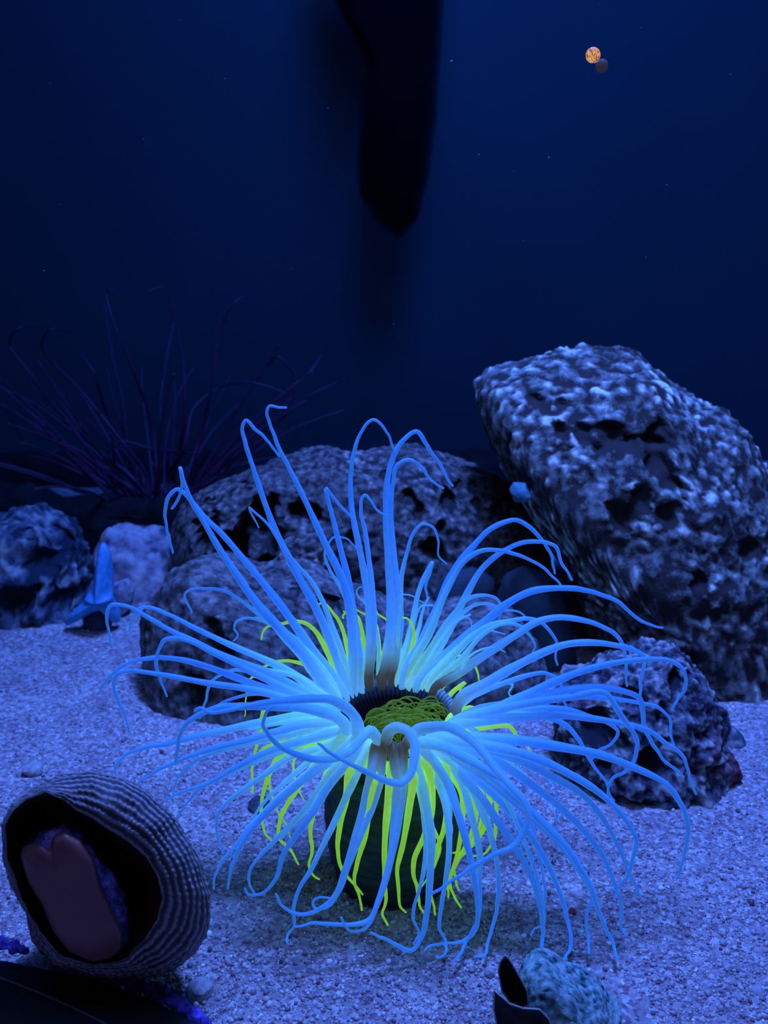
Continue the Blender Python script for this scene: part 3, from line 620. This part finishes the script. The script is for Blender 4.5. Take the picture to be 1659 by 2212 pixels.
# short labial tentacles curled over the mouth
for i in range(96):
    bx = CEN.x + .004 + random.uniform(-.020, .016); by = CEN.y - .003 + random.uniform(-.013, .012); bz = CEN.z - .012
    sg = 1 if random.random() < .78 else -1
    dl = random.uniform(.012, .026); dy = random.uniform(-.010, .006); hgt = random.uniform(.010, .0175) * (1 - .5 * (abs(bx - CEN.x - .002) / .022) ** 2)
    if bx + sg * dl > CEN.x + .031: dl = CEN.x + .031 - bx
    if bx + sg * dl < CEN.x - .020: sg = 1
    dl = max(dl, .006); e = random.uniform(.80, 1.0); w1 = random.uniform(0, 6)
    pts = [Vector((bx + sg * dl * (1 - math.cos(q * math.pi)) * .5, by + dy * q + .0008 * math.sin(q * 6 + w1), bz + hgt * math.sin(q * math.pi * e) ** .75 + .0005 * math.sin(q * 11 + w1))) for q in np.linspace(0, 1, 10)]
    sm = catmull(pts, .0012); nn = len(sm)
    child('inner_tentacle', tube('inner_tentacle', sm, [.00068 * (1 - .5 * j / nn) for j in range(nn)], 6), ane, M_LAB)

# ------------------------------------------------------------------ dark purple tube anemone far left
def dark_anemone():
    Y = 1.09; c = P(330, 1075, Y)
    m, nt, b = mat('purple_flesh'); n = noise_tex(nt, 60, 3, .5)
    r = ramp(nt, [(.3, (.06, .012, .05)), (.7, (.12, .03, .08))], n.outputs['Fac']); nt.links.new(r.outputs[0], b.inputs['Base Color']); b.inputs['Roughness'].default_value = .6
    root = empty('tube_anemone', (c.x, c.y, 0)); tag(root, 'dim dark purple tube anemone with fanned thin tentacles behind the left rocks', 'anemone')
    rows = []
    for z, R in ((0.0, .030), (.03, .028), (c.z * .6, .027), (c.z * .85, .032), (c.z, .046), (c.z + .004, .048), (c.z - .004, .034), (c.z - .012, .004)):
        rows.append([Vector((c.x + math.cos(a) * R * (1 + .05 * math.cos(a * 20)), c.y + math.sin(a) * R * (1 + .05 * math.cos(a * 20)), z)) for a in np.linspace(0, 2 * math.pi, 80, endpoint=False)])
    child('column', grid_mesh('column', rows, True, False, True), root, m)
    tr = [[(300,1050),(200,960),(120,880),(60,800),(20,745),(40,710),(80,700)],[(320,1040),(260,950),(180,850),(90,740),(110,712),(150,715)],[(290,1060),(190,1000),(90,930),(0,870)],
          [(300,1070),(230,1000),(140,920),(30,850),(-40,830)],[(280,1075),(150,1000),(60,960),(10,880)],[(340,1040),(330,930),(280,780),(240,680),(230,630),(260,640)],
          [(400,1050),(430,950),(460,820),(480,700),(510,650),(530,640)],[(380,1045),(400,880),(380,700),(350,620),(320,630)],[(430,1060),(520,960),(600,870),(680,790),(695,765)],
          [(440,1060),(560,960),(660,860),(740,822),(745,820)],[(430,1070),(520,980),(600,900),(640,820),(600,770),(580,790)],[(270,1080),(160,1075),(60,1080),(-20,1070)],
          [(290,1070),(210,1000),(130,970),(90,1000)],[(360,1045),(400,960),(420,880),(470,840),(560,830),(620,850)],[(300,1060),(240,980),(250,960),(330,970),(420,980)],
          [(260,1085),(150,1100),(60,1130),(-20,1120)],[(310,1045),(230,890),(200,800),(170,760)]]
    paths = [[P(x, y, Y + random.uniform(-.02, .02) - (0 if j else 0)) for j, (x, y) in enumerate(p)] for p in tr]
    for i in range(46):
        a = random.uniform(0, 2 * math.pi); el = random.uniform(.15, 1.2); L = random.uniform(.12, .24)
        s0 = Vector((c.x + math.cos(a) * .042, c.y + math.sin(a) * .042, c.z)); d = Vector((math.cos(a) * math.cos(el), math.sin(a) * math.cos(el) * .7, math.sin(el)))
        p = [s0]
        for k in range(1, 7):
            d = (d + Vector((random.uniform(-.12, .12), random.uniform(-.1, .1), -.10 * (k > 3)))).normalized(); p.append(p[-1] + d * L / 6)
        for q in p: q.z = max(q.z, .02)
        paths.append(p)
    for p in paths:
        ang = math.atan2(p[0].y - c.y, p[0].x - c.x); 
        p.insert(0, Vector((c.x + max(-.042, min(.042, (p[0].x - c.x))), c.y, c.z - .001)))
        sm = catmull(p, .006); nn = len(sm)
        child('tentacle', tube('tentacle', sm, [.0028 * (1 - .65 * j / nn) for j in range(nn)], 6), root, m)
dark_anemone()

# ------------------------------------------------------------------ sea snail in the foreground
def snail():
    Yl, Ys, Yb = .350, .376, .425
    c = (205, 1895)
    lip = [(12,1785),(30,1752),(60,1728),(100,1712),(140,1730),(165,1752),(200,1768),(240,1795),(280,1820),(315,1850),(340,1890),(350,1940),(340,1985),(315,2025),(275,2070),(200,2085),(130,2062),(85,2010),(45,1935),(18,1855)]
    sil = [(5,1780),(28,1738),(80,1698),(140,1675),(200,1667),(262,1680),(320,1710),(372,1760),(410,1820),(436,1870),(450,1930),(454,1980),(444,2020),(420,2062),(370,2096),(300,2112),(200,2108),(120,2082),(72,2032),(58,1970),(25,1910),(8,1850)]
    root = empty('sea_snail', (P(230, 1900, Ys).x, Ys, 0)); tag(root, 'large ribbed sea snail showing its brown foot in its dark aperture, at lower left', 'snail')
    thl, rl = polar(lip, c); ths, rs = polar(sil, c)
    n = 420; rows = []; fr = []
    A = np.linspace(-math.pi, math.pi, n, endpoint=False)
    def pt(a, r, Y): return P(c[0] + math.cos(a) * r, c[1] + math.sin(a) * r, Y)
    center = P(c[0] + 40, c[1] + 20, Ys + .02)
    NS = 90
    for i in range(NS + 1):
        v = i / NS; row = []
        for a in A:
            r0 = float(np.interp(a, thl, rl)); r1 = max(float(np.interp(a, ths, rs)), r0 + 2)
            if v < .6:
                w = v / .6; r = r0 + (r1 - r0) * math.sin(w * math.pi / 2); Y = Yl + (Ys - Yl) * (1 - math.cos(w * math.pi / 2))
            else:
                w = (v - .6) / .4; r = r1 * (1 - w) ** .55 * 1.0 + 2; Y = Ys + (Yb - Ys) * math.sin(w * math.pi / 2)
            p = pt(a, r, Y)
            gap = (r1 - r0) / 110
            nd = (p - center).normalized()
            # spiral cords with beads, following the growth of the whorl
            wv = v / .6; cords = 8.5
            ph = wv * cords * 2 * math.pi + a * .9 + 1.6 * noise.noise(Vector((a * 2, v * 5, 1))) + .7 * noise.noise(Vector((a * 9, v * 9, 6)))
            cord = (.5 + .5 * math.cos(ph)) ** 1.5
            bead = .5 + .5 * math.cos(a * 88 + .8 * math.floor(ph / (2 * math.pi)) + 2 * noise.noise(Vector((a * 6, v * 9, 4))))
            d = (cord * (.0006 + .0014 * bead) * (.6 + .9 * noise.noise(Vector((a * 4, v * 7, 12))))) * min(1, .35 + gap) * min(1, v * 12) + .0012 * noise.noise(p * 90) + .0005 * noise.noise(p * 400)
            q = p + nd * d; q.z = max(q.z, -.01); row.append(q); fr.append(cord * .6 + bead * cord * .4)
        rows.append(row)
    m, nt, b = mat('snail_shell'); at = N(nt, 'ShaderNodeAttribute', attribute_name='cord')
    nz = noise_tex(nt, 120, 5, .7); mm = N(nt, 'ShaderNodeMath', operation='MULTIPLY_ADD'); nt.links.new(nz.outputs['Fac'], mm.inputs[0]); mm.inputs[1].default_value = .7; nt.links.new(at.outputs['Fac'], mm.inputs[2])
    r = ramp(nt, [(.25, (.02, .018, .022)), (.65, (.11, .085, .09)), (1, (.38, .32, .30))], mm.outputs[0]); nt.links.new(r.outputs[0], b.inputs['Base Color']); b.inputs['Roughness'].default_value = .65
    bump(nt, b, nz.outputs['Fac'], .5, .001)
    me = grid_mesh('shell', rows, True, False, True); me.attributes.new('cord', 'FLOAT', 'POINT').data.foreach_set('value', fr)
    sh = child('shell', me, root, m)
    m2, nt, b = mat('shell_inside'); nz = noise_tex(nt, 40, 4, .5); r = ramp(nt, [(.3, (.06, .02, .03)), (.7, (.14, .045, .05))], nz.outputs['Fac']); nt.links.new(r.outputs[0], b.inputs['Base Color']); b.inputs['Roughness'].default_value = .3
    rows = []
    for w in np.linspace(0, 1, 24):
        row = []
        for a in A[::3]:
            r0 = float(np.interp(a, thl, rl)); rr_ = r0 * (1.0 - .10 * w - .55 * w ** 3); Y = Yl + .0005 + .045 * w ** 1.2
            row.append(pt(a, rr_, Y) + Vector((0, 0, .0006 * noise.noise(Vector((a * 9, w * 5, 2))))))
        rows.append(row)
    ins = child('aperture', grid_mesh('aperture', rows, True, False, True), root, m2); ins['label'] = 'dark maroon inside of the shell opening'
    # foot sole
    foot = [(45,1850),(52,1830),(75,1822),(95,1824),(104,1838),(108,1832),(116,1806),(140,1796),(172,1812),(203,1855),(222,1925),(250,1980),(264,2015),(260,2050),(238,2068),(200,2076),(150,2055),(115,2010),(92,1955),(62,1905)]
    m3, nt, b = mat('snail_foot'); nz = noise_tex(nt, 30, 4, .5); r = ramp(nt, [(.3, (.24, .075, .065)), (.7, (.36, .12, .10))], nz.outputs['Fac']); nt.links.new(r.outputs[0], b.inputs['Base Color']); b.inputs['Roughness'].default_value = .45; b.inputs['Subsurface Weight'].default_value = 0
    n4 = noise_tex(nt, 500, 3, .6); bump(nt, b, n4.outputs['Fac'], .25, .0006)
    fc = (150, 1935); thf, rf = polar(foot, fc); rows = []
    Yf = .347
    for s, dY in ((.80, .020), (.97, .012), (1.02, .006), (1.0, .002), (.95, -.0008), (.85, -.0022), (.6, -.003), (.3, -.0032), (.02, -.003)):
        rows.append([P(fc[0] + math.cos(a) * float(np.interp(a, thf, rf)) * s, fc[1] + math.sin(a) * float(np.interp(a, thf, rf)) * s, Yf + dY + .0007 * s * noise.noise(Vector((math.cos(a) * s * 3, math.sin(a) * s * 3, 0)))) for a in np.linspace(-math.pi, math.pi, 140, endpoint=False)])
    child('foot', grid_mesh('foot', rows, True, True, True), root, m3)['label'] = 'smooth pinkish-brown foot sole'
    # mottled body behind the foot
    body = [(62,1800),(80,1790),(110,1790),(140,1775),(172,1790),(215,1850),(245,1890),(275,1940),(284,1990),(280,2030),(262,2060),(200,2070),(120,2010),(70,1900),(50,1850)]
    m4, nt, b = mat('snail_mantle'); nz = noise_tex(nt, 90, 5, .7); r = ramp(nt, [(.42, (.03, .02, .05)), (.52, (.20, .12, .40)), (.68, (.60, .55, 1))], nz.outputs['Fac']); nt.links.new(r.outputs[0], b.inputs['Base Color']); b.inputs['Roughness'].default_value = .5
    thb, rb = polar(body, (165, 1925)); rows = []
    for s, dY in ((.9, .045), (.98, .030), (1.0, .020), (.97, .012), (.88, .007), (.7, .005), (.4, .0045), (.02, .004)):
        row = []
        for a in np.linspace(-math.pi, math.pi, 200, endpoint=False):
            q = P(165 + math.cos(a) * float(np.interp(a, thb, rb)) * s, 1925 + math.sin(a) * float(np.interp(a, thb, rb)) * s, Yf + dY)
            row.append(q + noise.noise_vector(q * 160) * .0022)
        rows.append(row)
    child('mantle', grid_mesh('mantle', rows, True, True, True), root, m4)['label'] = 'mottled violet-blue mantle'
snail()

# ------------------------------------------------------------------ dark tank ledge in the lower left corner, with a thin highlight line painted along its edge
def ledge():
    m, nt, b = mat('black_ledge'); nz = noise_tex(nt, 12, 4, .6); r = ramp(nt, [(.3, (.004, .005, .006)), (.7, (.010, .011, .013))], nz.outputs['Fac']); nt.links.new(r.outputs[0], b.inputs['Base Color']); b.inputs['Roughness'].default_value = .6
    top = .012
    e = [G(x, y, top) for x, y in ((-160,2035),(0,2068),(120,2092),(250,2125),(330,2155),(400,2190),(520,2270))]
    rows = []
    for off, z in ((0, -.02), (0, top - .002), (.002, top), (.02, top + .0002), (.06, top)):
        row = []
        for i, p in enumerate(catmull(e, .004)):
            w = .0012 * noise.noise(Vector((i * .4, 0, 0)))
            row.append(Vector((p.x - off * .45, p.y - off * .9 + w, z)))
        rows.append(row)
    rows.append([Vector((v.x, v.y, -.02)) for v in rows[-1]])
    o = link('trim_1', grid_mesh('trim_1', rows, closed=False), None, m); o['kind'] = 'structure'
    m2, nt, b = mat('edge_highlight'); b.inputs['Base Color'].default_value = (.10, .13, .14, 1); b.inputs['Roughness'].default_value = .4  # pale line painted in as the ledge highlight
    pts = [G(x, y, top + .001) for x, y in ((-80,2080),(0,2112),(120,2160),(240,2218),(340,2270))]
    o2 = link('trim_2', tube('trim_2', catmull(pts, .004), [.0006] * len(catmull(pts, .004)), 8), None, m2); o2['kind'] = 'structure'
ledge()

def glow_strips():  # deep blue glow beside the ledge, added as coloured strips
    m, nt, b = mat('violet_glow'); nz = noise_tex(nt, 160, 5, .7); r = ramp(nt, [(.35, (.01, .01, .05)), (.52, (.06, .04, .35)), (.68, (.25, .15, .95))], nz.outputs['Fac']); nt.links.new(r.outputs[0], b.inputs['Base Color']); b.inputs['Roughness'].default_value = .8
    for pts, r0, lab in (([(232,2108),(262,2116),(300,2128),(345,2146),(390,2172),(430,2200),(470,2235)], .0036, 'deep violet-blue strip added as the glow along the black ledge below the snail'),
                         ([(-30,2030),(0,2036),(30,2046),(62,2056)], .003, 'deep violet-blue strip added as the glow on the black ledge in the lower left corner')):
        sm = catmull([G(x, y, .011) for x, y in pts], .0008); n = len(sm)
        rad = [r0 * (math.sin(math.pi * (i + .5) / n) ** .5) * (1 + .7 * noise.noise(sm[i] * 260)) for i in range(n)]
        me = tube('crust', sm, rad, 20, .5); co = [v.co + noise.noise_vector(v.co * 420) * .0012 for v in me.vertices]
        for v, c in zip(me.vertices, co): v.co = c
        o = link('glow_strip', me, None, m); rebase(o, sm[n // 2]); tag(o, lab, 'sand_glow')
glow_strips()

# ------------------------------------------------------------------ encrusted rock and open mussel at the lower right
fore = [(1122,2110),(1140,2080),(1165,2066),(1200,2082),(1250,2112),(1290,2130),(1330,2175),(1370,2230),(1390,2330),(1250,2380),(1100,2350),(1090,2230),(1115,2170)]
place_rock('rock', rock_mesh('rock', fore, .368, .022, sub=6, amp=.002, freq=90, fine=.0011, ffreq=420, seed=31, floor=-.01), M_FORE, 'pale blue crumbly rock lying at the bottom edge right of centre')
def mussel():
    m, nt, b = mat('mussel_shell'); nz = noise_tex(nt, 120, 4, .6); r = ramp(nt, [(.35, (.02, .02, .02)), (.7, (.07, .05, .045))], nz.outputs['Fac']); nt.links.new(r.outputs[0], b.inputs['Base Color']); b.inputs['Roughness'].default_value = .5
    m2, nt, b = mat('mussel_rim'); b.inputs['Base Color'].default_value = (.45, .45, .40, 1); b.inputs['Roughness'].default_value = .5
    root = empty('mussel', (P(1110, 2150, .35).x, .35, 0)); tag(root, 'dark open mussel shell with a pale rim against the pale blue crumbly rock', 'shell')
    for poly, Y in (([(1076,2098),(1080,2078),(1092,2062),(1104,2078),(1122,2110),(1138,2140),(1142,2172),(1128,2178),(1102,2166),(1084,2140)], .350),
                    ([(1068,2140),(1080,2150),(1100,2168),(1130,2178),(1165,2180),(1185,2200),(1200,2240),(1190,2290),(1110,2290),(1076,2230),(1066,2180)], .342)):
        cx = sum(p[0] for p in poly) / len(poly); cy = sum(p[1] for p in poly) / len(poly); th, rr_ = polar(poly, (cx, cy)); rows = []
        A = np.linspace(-math.pi, math.pi, 96, endpoint=False)
        for s, dY in ((1.0, 0), (.96, .001), (.8, .006), (.5, .010), (.02, .011)):
            rows.append([P(cx + math.cos(a) * float(np.interp(a, th, rr_)) * s, cy + math.sin(a) * float(np.interp(a, th, rr_)) * s, Y + dY) for a in A])
        back = [[P(cx + math.cos(a) * float(np.interp(a, th, rr_)) * s, cy + math.sin(a) * float(np.interp(a, th, rr_)) * s, Y + dY) for a in A] for s, dY in ((.02, .0135), (.55, .0125), (.88, .008), (1.04, .0015))]
        for rw in rows + back:
            for q in rw: q.z = max(q.z, -.01)
        v = child('valve', grid_mesh('valve', back + rows, True, True, True), root, m)
        k = len(poly); ring = [P(cx + math.cos(a) * float(np.interp(a, th, rr_)), cy + math.sin(a) * float(np.interp(a, th, rr_)), Y) for a in A]
        for q in ring: q.z = max(q.z, -.006)
        child('rim', tube('rim', ring + [ring[0]], [.0004] * 97, 6), v, m2)['label'] = 'pale worn rim'
mussel()

# ------------------------------------------------------------------ loose pebbles
def pebble(px, py, rpx, label, seed, mm=M_PEB, name='pebble', sq=.75):
    g0 = G(px, py, 0); u = g0.length; r = rpx * (g0.y / ray(px, py).y) / F
    V, Fc = ico(4); vs = []
    for v in V:
        q = Vector(v); s = 1 + .22 * noise.noise(q * 1.3 + Vector((seed * 7, 0, 0))) + .07 * noise.noise(q * 5 + Vector((seed, 3, 0)))
        vs.append((q.x * r * s, q.y * r * s * .9, q.z * r * s * sq))
    me = mesh(name, vs, Fc); me.attributes.new('crust', 'FLOAT', 'POINT').data.foreach_set('value', [.3 * noise.noise(Vector(v) * 4) for v in V])
    o = link(name, me, None, mm); o.location = (g0.x, g0.y, sandz(g0.x, g0.y) + r * sq * .55); o.rotation_euler = (0, 0, seed)
    return tag(o, label, 'pebble')
pebble(432, 2140, 30, 'largest round grey pebble on the sand below the snail', 1)
pebble(408, 2104, 9, 'small white pebble at the lower right foot of the snail shell', 2)
pebble(517, 2190, 9, 'small pale pebble right of the round grey pebble at the bottom edge', 3)
pebble(72, 1660, 22, 'blurred round pebble on the sand above the snail', 4)
pebble(302, 1662, 8, 'tiny bright pebble between the snail and the low boulder', 5)
pebble(1035, 2052, 12, 'smooth flat pale pebble left of the mussel', 6, sq=.5)
pebble(1020, 2088, 9, 'small white pebble just left of the mussel', 7)
pebble(1058, 2096, 13, 'bright chipped pebble touching the mussel', 8)
pebble(1004, 2112, 6, 'tiny white pebble below and left of the bright chipped pebble', 9)
pebble(1296, 2100, 12, 'pale flaky pebble right of the pale blue crumbly rock', 10)
pebble(1572, 2090, 11, 'isolated pale pebble on the sand near the right edge', 11)
pebble(560, 1735, 24, 'blue-grey lumpy pebble beside the left side of the anemone', 12, M_LEFT)
pebble(702, 1972, 11, 'white pebble under the curled front tentacle tips', 13)
pebble(1238, 1958, 9, 'reddish pebble on the sand right of the front tentacles', 14, rock_mat('pebble_red', (.3, .05, .05), (.4, .1, .08), (.5, .15, .1), 80, .3, .7))
pebble(1562, 2035, 8, 'small white pebble above the isolated pale pebble at the right', 15)
pebble(530, 1920, 8, 'small pale pebble on the sand right of the snail shell', 16)

FOOT = []
for o in list(COL.objects):
    if o.type == 'MESH' and o.parent is None and o.name.split('.')[0] in ('boulder', 'rock', 'stone', 'pebble'):
        a = np.empty(len(o.data.vertices) * 3, np.float32); o.data.vertices.foreach_get('co', a); a = a.reshape(-1, 3) + np.array(o.location, np.float32)
        a = a[a[:, 2] < .02]
        if len(a): lo = a.min(0); hi = a.max(0); FOOT.append(((lo[0] + hi[0]) / 2, (lo[1] + hi[1]) / 2, max(1e-4, (hi[0] - lo[0]) / 2), max(1e-4, (hi[1] - lo[1]) / 2)))
# ------------------------------------------------------------------ coarse sand grains (uncountable)
def grains():
    V, Fc = ico(1); V = V.astype(np.float32); Fc = np.array(Fc); nv = len(V)
    out = []; fa = []; gv = []; k = 0
    N1 = 20000
    while k < N1:
        px = rng.uniform(-20, 1680); py = 2260 - (2260 - 1330) * rng.random() ** 1.15
        g0 = G(px, py, 0)
        if g0.y > .95: continue
        if (g0.x - CEN.x)**2 + (g0.y - CEN.y)**2 < .033**2: continue
        if any(((g0.x - f[0]) / f[2])**2 + ((g0.y - f[1]) / f[3])**2 < .98 for f in FOOT): continue
        big_ = rng.random(); s = (.0005 + .0008 * big_ ** 3) if big_ < .97 else rng.uniform(.0013, .0021)
        sc = s * rng.uniform(.7, 1.3, 3).astype(np.float32); th = rng.uniform(0, 6.28)
        W_ = V * sc * (1 + .25 * rng.standard_normal((nv, 1)).astype(np.float32) * .5)
        c_, s_ = math.cos(th), math.sin(th)
        W2 = np.stack([W_[:, 0] * c_ - W_[:, 1] * s_, W_[:, 0] * s_ + W_[:, 1] * c_, W_[:, 2]], 1) + np.array([g0.x, g0.y, sandz(g0.x, g0.y) + s * .3], np.float32)
        out.append(W2); fa.append(Fc + k * nv); gv.append(np.full(nv, min(1, max(0, rng.normal(.5, .27))), np.float32)); k += 1
    co = np.concatenate(out); fc = np.concatenate(fa).astype(np.int32)
    me = bpy.data.meshes.new('sand_grains'); me.vertices.add(len(co)); me.vertices.foreach_set('co', co.ravel())
    me.loops.add(fc.size); me.loops.foreach_set('vertex_index', fc.ravel()); me.polygons.add(len(fc)); me.polygons.foreach_set('loop_start', np.arange(0, fc.size, 3, dtype=np.int32))
    me.update(calc_edges=True); me.attributes.new('g', 'FLOAT', 'POINT').data.foreach_set('value', np.concatenate(gv))
    o = link('sand_grains', me, None, M_GRAIN); tag(o, 'coarse pale pinkish sand grains scattered over the sand bed', 'sand', kind='stuff')
grains()

# ------------------------------------------------------------------ added shapes for back wall shade and amber glass reflection, drifting specks
def wall_shade():  # soft shade before the back wall, built as an added dark shape
    m, nt, b = mat('dark_shade'); b.inputs['Base Color'].default_value = (.004, .004, .006, 1); b.inputs['Roughness'].default_value = 1; b.inputs['Specular IOR Level'].default_value = 0
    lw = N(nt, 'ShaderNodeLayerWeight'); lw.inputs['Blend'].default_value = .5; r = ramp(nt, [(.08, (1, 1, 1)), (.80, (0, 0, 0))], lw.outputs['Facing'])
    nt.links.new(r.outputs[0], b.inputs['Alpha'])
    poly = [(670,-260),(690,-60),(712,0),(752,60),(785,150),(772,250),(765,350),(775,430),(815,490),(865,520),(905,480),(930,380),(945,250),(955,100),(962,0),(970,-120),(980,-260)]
    me = rock_mesh('shade_mass', poly, 1.25, .05, sub=6, amp=.003, freq=10, fine=0, seed=41, pw=.9)
    o = link('shade_mass', me, None, m); rebase(o, P(840, -200, 1.25)); tag(o, 'soft-edged black shape added as shade at the top in front of the back wall', 'shade')
wall_shade()
def glass_reflection():  # reflection in the front glass, added as two glowing shapes
    m, nt, b = mat('amber_glow'); mp = N(nt, 'ShaderNodeMapping'); mp.inputs['Scale'].default_value = (1, 1, .35); mp.inputs['Rotation'].default_value = (0, .35, 0); nt.links.new(coords(nt), mp.inputs[0])
    n = N(nt, 'ShaderNodeTexNoise'); n.inputs['Scale'].default_value = 1700; n.inputs['Detail'].default_value = 3; nt.links.new(mp.outputs[0], n.inputs['Vector'])
    r = ramp(nt, [(.38, (.16, .05, .02)), (.5, (.65, .28, .09)), (.62, (1, .55, .22))], n.outputs['Fac'])
    nt.links.new(r.outputs[0], b.inputs['Emission Color']); b.inputs['Emission Strength'].default_value = .85; b.inputs['Base Color'].default_value = (.1, .05, .02, 1)
    m2, nt, b = mat('dim_reflection'); b.inputs['Base Color'].default_value = (.06, .04, .04, 1); b.inputs['Emission Color'].default_value = (.022, .016, .032, 1); b.inputs['Emission Strength'].default_value = .9; b.inputs['Roughness'].default_value = .8
    Y = .60; c = P(1281, 119, Y); u = pix(Y, 1281, 119)
    root = empty('amber_reflection', c); tag(root, 'small round glowing shape added as an amber glass reflection high at the upper right', 'glass_reflection')
    V, Fc = ico(4)
    def ball(name, px, py, r, mm, dy=0):
        q = P(px, py, Y + dy); vs = [(q.x + v[0] * r * u, q.y + v[1] * r * u * .45, q.z + v[2] * r * u * (1 + .05 * noise.noise(Vector(v) * 4))) for v in V]
        return child(name, mesh(name, vs, Fc), root, mm)
    ball('glowing_reflection', 1281, 119, 16, m)['label'] = 'bright amber reflection spot'
    ball('dim_reflection', 1300, 142, 14, m2, .006)['label'] = 'faint grey ghost of the reflection'
glass_reflection()
def specks():
    m, nt, b = mat('speck'); b.inputs['Base Color'].default_value = (.5, .6, .8, 1); V, Fc = ico(1); vs = []; fs = []
    for (x, y) in ((267,334),(486,170),(108,180),(130,442),(1034,334),(1185,340),(1130,520),(975,132),(708,234),(1385,60),(1293,8),(388,44),(1578,160),(95,585),(1395,556),(850,700),(630,580),(1110,370),(1440,400),(310,300)):
        q = P(x, y, .55 + random.uniform(-.05, .1)); k = len(vs); s = random.uniform(.00012, .00028)
        d = (random.uniform(1, 3), 1, random.uniform(.6, 1.5))
        vs += [(q.x + v[0] * s * d[0], q.y + v[1] * s, q.z + v[2] * s * d[2] + v[0] * s * .6) for v in V]; fs += [tuple(k + i for i in f) for f in Fc]
    o = link('drifting_specks', mesh('drifting_specks', vs, fs), None, m); tag(o, 'tiny pale specks drifting in the dark blue water', 'particles', kind='stuff')
specks()
